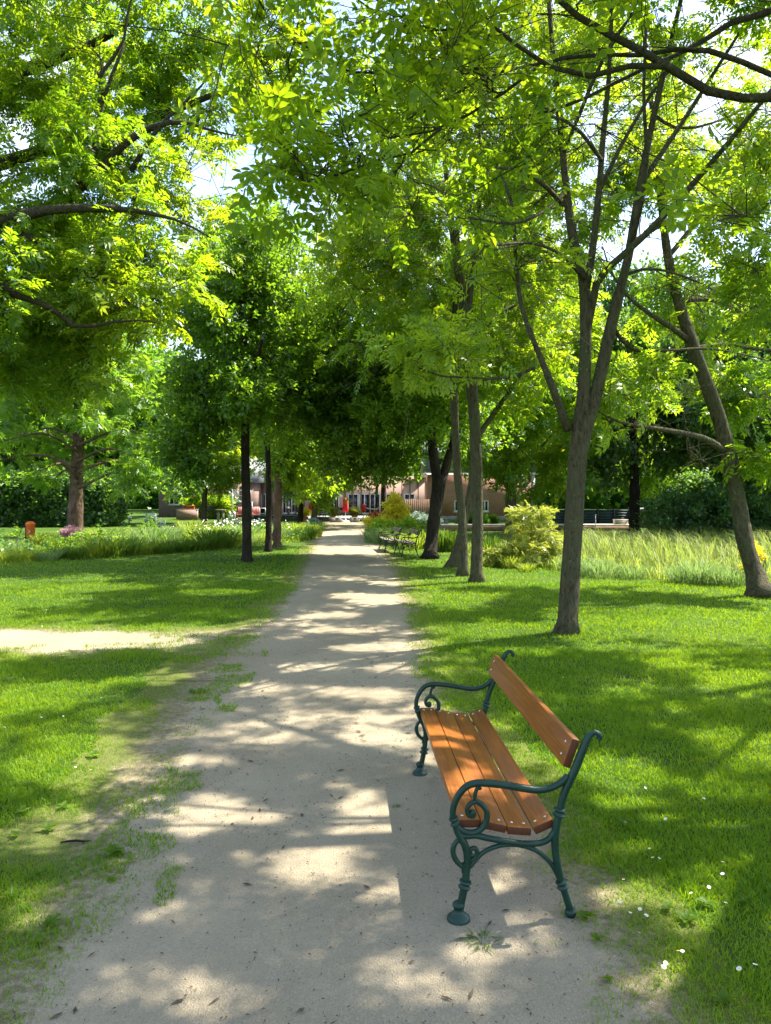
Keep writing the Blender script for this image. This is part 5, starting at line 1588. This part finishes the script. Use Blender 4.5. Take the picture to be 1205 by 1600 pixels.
# cafe front with terrace
Y = 66.0
xa, xb = (390 - 602.5) / FPX * Y, (668 - 602.5) / FPX * Y
W2 = (xb - xa) / 2; xc = (xa + xb) / 2
bd = empty('cafe_building', (xc, Y, 0), 0, 'long pink-beige cafe front behind the terrace and the red parasols', 'building')
MB().box((0, 3.5, 1.7), (2 * W2, 7, 3.4)).build('wall', M['render_pink'], bd)
MB().box((0, 3.2, 3.5), (2 * W2 + .4, 8, .2)).build('roof', M['roof'], bd)
for px, w_ in [(407, .55), (415, .7), (447, .6), (456, .6), (466, .6), (505, .9), (522, .9), (552, .9), (570, .9), (586, .9), (604, .9), (640, .9)]:
    window(bd, (px - 602.5) / FPX * Y - xc, 1.05, w_, 1.7, 0, 2)
m = MB()
for k in range(22): m.box((-W2 + .5 + k * .7, -.07, 1.7), (.08, .12, 3.3))
m.build('pilasters', M['board_brown'], bd)

Y = 53.0
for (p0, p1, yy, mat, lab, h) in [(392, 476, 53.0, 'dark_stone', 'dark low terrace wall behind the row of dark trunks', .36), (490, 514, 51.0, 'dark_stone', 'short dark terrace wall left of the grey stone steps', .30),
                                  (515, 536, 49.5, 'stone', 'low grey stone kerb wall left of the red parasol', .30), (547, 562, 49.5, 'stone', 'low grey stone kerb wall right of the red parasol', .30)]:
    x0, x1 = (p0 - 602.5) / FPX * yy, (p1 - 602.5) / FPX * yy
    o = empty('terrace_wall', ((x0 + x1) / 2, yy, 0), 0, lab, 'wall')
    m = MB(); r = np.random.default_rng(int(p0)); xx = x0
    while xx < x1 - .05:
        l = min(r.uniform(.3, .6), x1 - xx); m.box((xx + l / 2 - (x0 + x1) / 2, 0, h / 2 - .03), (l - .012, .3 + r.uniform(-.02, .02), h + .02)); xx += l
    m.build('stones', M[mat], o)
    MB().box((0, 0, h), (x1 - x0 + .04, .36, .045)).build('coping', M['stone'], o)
tag(link('terrace', MB().box((-3.6, 59.5, .02), (14, 12.4, .06)).build('x', M['stone']).data, None), kind='structure')
bpy.data.objects.remove(bpy.data.objects['x'])


def parasol(px, py0, py1, ybase, D, label, s=1.0):
    g = P(px, ybase, D); z0 = max(0, g[2])
    o = empty('parasol', (g[0], D, z0), 0, label, 'parasol', 'closed red parasols on the terrace')
    zt, zb = P(px, py0, D)[2] - z0, P(px, py1, D)[2] - z0
    h = zt - zb
    MB().tube([(0, 0, 0), (0, 0, zb + .1), (0, 0, zt + .04)], .022, 8).build('pole', M['white_paint'], o)
    # folded cloth: gathered pleats
    prof_ = [(.10, 0), (.15, .10 * h), (.135, .35 * h), (.12, .6 * h), (.13, .8 * h), (.12, .9 * h), (.03, h)]
    S = 24; a = np.arange(S) * 2 * PI / S
    V = np.concatenate([np.stack([r_ * s * (1 + .16 * np.cos(8 * a + hh_)) * np.cos(a), r_ * s * (1 + .16 * np.cos(8 * a + hh_)) * np.sin(a), np.full(S, zb + hh_)], 1) for r_, hh_ in prof_])
    idx = np.arange(len(prof_) * S).reshape(len(prof_), S)
    q = np.stack([idx[:-1], np.roll(idx[:-1], -1, 1), np.roll(idx[1:], -1, 1), idx[1:]], -1).reshape(-1, 4)
    link('canopy', mesh_np('canopy', V, [q, idx[-1][None], idx[0][::-1][None]]), M['red_cloth'], o)
    MB().lathe([(.12 * s, .5 * h), (.128 * s, .53 * h), (.12 * s, .56 * h)], (0, 0, zb)).build('strap', M['red_cloth'], o)
    MB().lathe([(.26, -.02), (.26, .03), (.20, .06), (.05, .08), (.04, .16)], (0, 0, 0)).build('base', M['white_paint'], o)
    return o


parasol(540, 778, 800, 815, 47.5, 'closed red parasol on a white base at the end of the gravel', 1.15)
parasol(486, 783, 799, 811, 52, 'closed red parasol half hidden behind the farthest left trunks')
parasol(568, 788, 801, 811, 53, 'closed orange-red parasol right of the central one')


def cafe_set():
    c = empty('cafe_chair', (0, 0, 0), 0, '', 'chair', 'chairs on the cafe terrace')
    MB().box((0, 0, .44), (.42, .42, .035), bev=.008).build('seat', M['dark_metal'], c)
    MB().tube([(-.19, .2, .44), (-.19, .27, .86), (.19, .27, .86), (.19, .2, .44)], .016, 6).box((0, .25, .72), (.36, .02, .18), rx=R(-9)).build('backrest', M['dark_metal'], c)
    for sx in (-1, 1):
        for sy in (-1, 1): MB().tube([(sx * .18, sy * .18, .43), (sx * .2, sy * .21, 0)], .014, 6).build('leg', M['dark_metal'], c)
    t_ = empty('cafe_table', (0, 0, 0), 0, '', 'table', 'tables on the cafe terrace')
    MB().lathe([(.36, 0), (.37, .012), (.36, .03)], (0, 0, .71), S=20).build('tabletop', M['board_pale'], t_)
    MB().tube([(0, 0, .02), (0, 0, .71)], .03, 8).build('pedestal', M['dark_metal'], t_)
    MB().lathe([(.22, 0), (.2, .03), (.04, .05)], (0, 0, 0)).build('foot', M['dark_metal'], t_)
    return c, t_


ch0, tb0 = cafe_set()
first = [True, True]
CH = 'dark metal chair at the cafe tables beyond the gravel'
for i, (px, D, rz) in enumerate([(494, 54, .4), (503, 55, 2.2), (511, 53, -1.2), (519, 54.5, 1.5), (527, 53.5, 3.0), (533, 55, .2), (549, 54, -.6), (556, 55.5, 1.9), (578, 54, .8), (586, 55, -2.2), (560, 53.3, 2.6), (455, 57, .9), (462, 57.5, -1.4)]):
    o = ch0 if first[0] else copy_tree(ch0); first[0] = False
    o.location = ((px - 602.5) / FPX * D, D, .05); o.rotation_euler.z = rz; o['label'] = CH if i < 11 else 'dark metal chair in front of the pink cafe front, left of the far trunks'
for i, (px, D, lab) in enumerate([(499, 54.2, 'small round cafe table nearest the farthest left trunk'), (523, 54, 'small round cafe table left of the central parasol'), (552, 54.6, 'small round cafe table right of the central parasol'), (582, 54.4, 'small round cafe table farthest right on the terrace')]):
    o = tb0 if first[1] else copy_tree(tb0); first[1] = False
    o.location = ((px - 602.5) / FPX * D, D, .05); o['label'] = lab


def potted(px, D, z, label, leaf, seed, r_=.3):
    g = ((px - 602.5) / FPX * D, D, z)
    o = shrub(seed, g, label, leaf, [(0, 0, .62, r_, r_, r_ * .75, 20)], 'simple', .4, .14, name='potted_shrub', cat='potted plant')
    p = MB().lathe([(.14, 0), (.20, .30), (.225, .31), (.225, .36), (.19, .36), (.18, .30)], (0, 0, 0)).build('pot', M['terracotta'], o, True)


potted(520, 52.0, .05, 'clipped yellow-green shrub in a pot left of the central parasol', 'lime_leaf', 421)
potted(554, 52.0, .05, 'clipped yellow-green shrub in a pot right of the central parasol', 'lime_leaf', 422)
potted(477, 50.0, .0, 'terracotta pot with yellow flowers between the far left trunks', 'yellow_leaf', 423, .2)

rc = empty('red_chair', (0, 0, 0), 0, '', 'chair', 'red chairs by the pink wall')
MB().box((0, 0, .42), (.5, .5, .05), bev=.01).build('seat', M['red_chair'], rc)
m = MB()
for k in range(4): m.box((-.19 + k * .127, .27, .75), (.10, .03, .66), rx=R(-12))
m.build('backrest', M['red_chair'], rc)
for sx in (-1, 1):
    MB().box((sx * .27, -.02, .6), (.07, .52, .03)).build('armrest', M['red_chair'], rc)
    for sy in (-1, 1): MB().box((sx * .25, sy * .22, .29), (.05, .05, .58)).build('leg', M['red_chair'], rc)
for i, (px, D, lab) in enumerate([(375, 55, 'red garden chair left of the nearest dark trunk'), (399, 55, 'red garden chair right of the nearest dark trunk'), (404, 56, 'red garden chair beside the white shelf')]):
    o = rc if i == 0 else copy_tree(rc)
    o.location = ((px - 602.5) / FPX * D, D, 0); o.rotation_euler.z = .3 * i; o.scale = (.75, .75, .85); o['label'] = lab
x = (411 - 602.5) / FPX * 55
o = empty('shelf_unit', (x, 55, 0), 0, 'white shelf with dark compartments before the pink wall', 'shelf')
m = MB()
for s_ in (-1, 1): m.box((s_ * .2, 0, .42), (.04, .35, .84))
for z in (.06, .44, .82): m.box((0, 0, z), (.36, .35, .05))
m.build('frame', M['white_paint'], o); MB().box((0, .16, .44), (.355, .02, .7)).build('back_panel', M['dark_metal'], o)

# wooden post at the far gravel
g = G(572.5, 834)
o = empty('wooden_post', (g[0], g[1], 0), 0, 'short grey wooden post at the right rim of the far gravel', 'post')
MB().box((0, 0, .25), (.15, .15, .56), bev=.012).build('shaft', M['stone'], o); MB().box((0, 0, .54), (.17, .17, .03), bev=.008).build('cap', M['metal_grey'], o)

# orange litter bin
g = G(48, 845)
o = empty('litter_bin', (g[0], g[1], 0), 0, 'orange litter bin on a post beside the flower bed', 'bin')
MB().lathe([(.135, .17), (.15, .19), (.165, .60), (.172, .61), (.172, .63)], (0, 0, 0), S=20).build('body', M['orange_plastic'], o, True)
MB().lathe([(.175, .63), (.178, .65), (.15, .70), (.08, .735), (.001, .745)], (0, 0, 0), S=20).build('lid', M['orange_plastic'], o, True)
MB().tube([(-.20, .03, -.1), (-.20, .03, .66)], .025, 8).build('post', M['dark_metal'], o)
MB().box((-.17, .02, .50), (.08, .04, .05)).build('bracket', M['dark_metal'], o)
m = MB()
for (u, z, w_, h_) in [(.02, .40, .09, .03), (.04, .35, .05, .03), (-.01, .31, .06, .025)]:
    m.box((u, -.158 + (.40 - z) * .04, z), (w_, .006, h_))
m.build('emblem', M['white_paint'], o)

# pale lounger on the far lawn
g = G(183, 806)
o = empty('sun_lounger', (g[0] * .72, g[1] * .72, 0), R(10), 'pale reclining lounger on the sunny lawn right of the conifer', 'lounger')
MB().box((.25, 0, .36), (1.2, .6, .07), bev=.02).build('seat', M['white_paint'], o)
MB().box((-.62, 0, .62), (.8, .6, .07), ry=R(38), bev=.02).build('backrest', M['white_paint'], o)
for sx in (-.3, .7):
    for sy in (-.25, .25): MB().box((sx, sy, .16), (.05, .05, .34)).build('leg', M['metal_grey'], o)

# ------------------------------------------------------------------ small things on the near lawn and gravel
M['petal'] = plain('daisy_petal', (.80, .80, .78), .6, .2, .03, 50)
M['daisy_eye'] = plain('daisy_eye', (.75, .50, .03), .6, .2, .05, 50)
def daisy_mesh():
    parts, k = [], 0
    np_ = 11
    V = [(0, 0, 0)]; F = []
    for i in range(np_):
        a = i * 2 * PI / np_
        V += [(.0035 * math.cos(a - .2), .0035 * math.sin(a - .2), 0), (.011 * math.cos(a - .2), .011 * math.sin(a - .2), .002), (.0125 * math.cos(a), .0125 * math.sin(a), .0025), (.011 * math.cos(a + .2), .011 * math.sin(a + .2), .002), (.0035 * math.cos(a + .2), .0035 * math.sin(a + .2), 0)]
        b0 = 1 + i * 5; F.append([b0, b0 + 1, b0 + 2, b0 + 3]); F.append([b0, b0 + 3, b0 + 4, 0])
    V = np.array(V); nv = len(V)
    mb = MB().raw(V, [np.array(F)]).lathe([(.0045, -.001), (.0045, .0015), (.002, .0035), (.0003, .004)], (0, 0, 0), S=8)
    mb.tube([(0, 0, 0), (.003, .002, -.02), (0, 0, -.05)], .0008, 4)
    V, gs = join_np(mb.parts)
    me = mesh_np('daisy', V, gs, False)
    me.materials.append(M['petal']); me.materials.append(M['daisy_eye']); me.materials.append(M['grass'])
    for p in me.polygons:
        vi = p.vertices[0]
        p.material_index = 0 if max(p.vertices) < nv else (1 if max(p.vertices) < nv + 32 else 2)
    return me
dm = daisy_mesh()
DR = np.random.default_rng(15)
spots = [(158, 1195), (142, 1207), (35, 981), (66, 980), (65, 1125), (158, 1092), (225, 962), (185, 962), (905, 1480), (1040, 1285), (1015, 1330), (1020, 1345), (1030, 1345), (1180, 1515), (1155, 1518), (968, 1415), (985, 1432), (1010, 1437), (1000, 1425), (1100, 1250), (880, 1060), (1130, 1350), (1080, 1400)]
for i in range(16):
    spots.append((DR.uniform(900, 1200), 980 + 560 * DR.random() ** 1.5))
for i in range(14):
    spots.append((DR.uniform(0, 280), 890 + 320 * DR.random()))
for px, py in spots:
    g = G(px, py, .04)
    if lawn_ok(np.array([g[0]]), np.array([g[1]]))[0] < .3: continue
    o = link('daisy', dm, None)
    o.location = (g[0], g[1], .045 + DR.uniform(0, .015)); o.rotation_euler = (DR.normal(0, .25), DR.normal(0, .25), DR.uniform(0, 6))
    s = DR.uniform(.5, .8); o.scale = (s, s, s)
    tag(o, 'white daisy open in the mown grass', 'flower', 'daisies scattered in the lawn')

g = G(115, 1319)
t = Tree(601)
t.limb([(-.06, -.01, .012), (0, .005, .016), (.04, .0, .014), (.085, .014, .011)], [.004, .006, .005, .002], 6)
t.limb([(.03, 0, .014), (.05, -.015, .02), (.06, -.03, .014)], [.003, .0025, .001], 5)
V, gs = join_np(t.wood)
o = link('twig', mesh_np('twig', V, gs), M['bark_dark']); o.location = tuple(g); o.scale = (1.0, 1, 1)
tag(o, 'short broken twig lying on the worn turf left of the gravel', 'twig')
for px, py, sc, lab in [(752, 1472, .13, 'small wisp of grass growing in the gravel before the big bench'), (310, 1083, .16, 'dark tuft of grass standing in the worn soil where the side walk ends'), (620, 1262, .05, 'tiny wisp of grass in the bench shadow on the gravel')]:
    g = G(px, py)
    o = link('grass_tuft', tuft_mesh(int(px), 90, .35, .035, .4, M['tuft_green'], 'grass_tuft', 1.2), None)
    o.location = tuple(g); o.scale = (sc, sc, sc * (.4 if px > 700 else .8)); tag(o, lab, 'grass tuft')

# broad-leaved weeds in the turf
wm = []
for k in range(3):
    r = np.random.default_rng(700 + k)
    m = 9
    a = np.arange(m) * 2.4 + r.uniform(0, .4, m)
    V, F = scatter(leaflet(.085, .042, .12, True), np.zeros((m, 3)) + (0, 0, .012), np.stack([np.cos(a), np.sin(a), r.uniform(.1, .6, m)], 1), np.tile((0, 0, 1.0), (m, 1)), r.uniform(.5, 1.1, m))
    me = mesh_np('weed', V, [F], False); me.materials.append(M['near_leaf']); wm.append(me)
for i in range(26):
    px, py = (DR.uniform(0, 230), DR.uniform(1180, 1500)) if i < 16 else (DR.uniform(900, 1205), DR.uniform(1180, 1590))
    if i == 0: px, py = 75, 1300
    g = G(px, py)
    if s_path(np.array([g[0]]), np.array([g[1]]))[0] < .12: continue
    o = link('weed', wm[i % 3], None); o.location = (g[0], g[1], .01); o.rotation_euler.z = DR.uniform(0, 6)
    s = DR.uniform(.35, .8) if i else .65; o.scale = (s, s, s)
    tag(o, 'flat broad-leaved weed in the turf' if i else 'largest broad-leaved weed in the thin turf left of the gravel', 'weed', 'broad-leaved weeds in the turf')
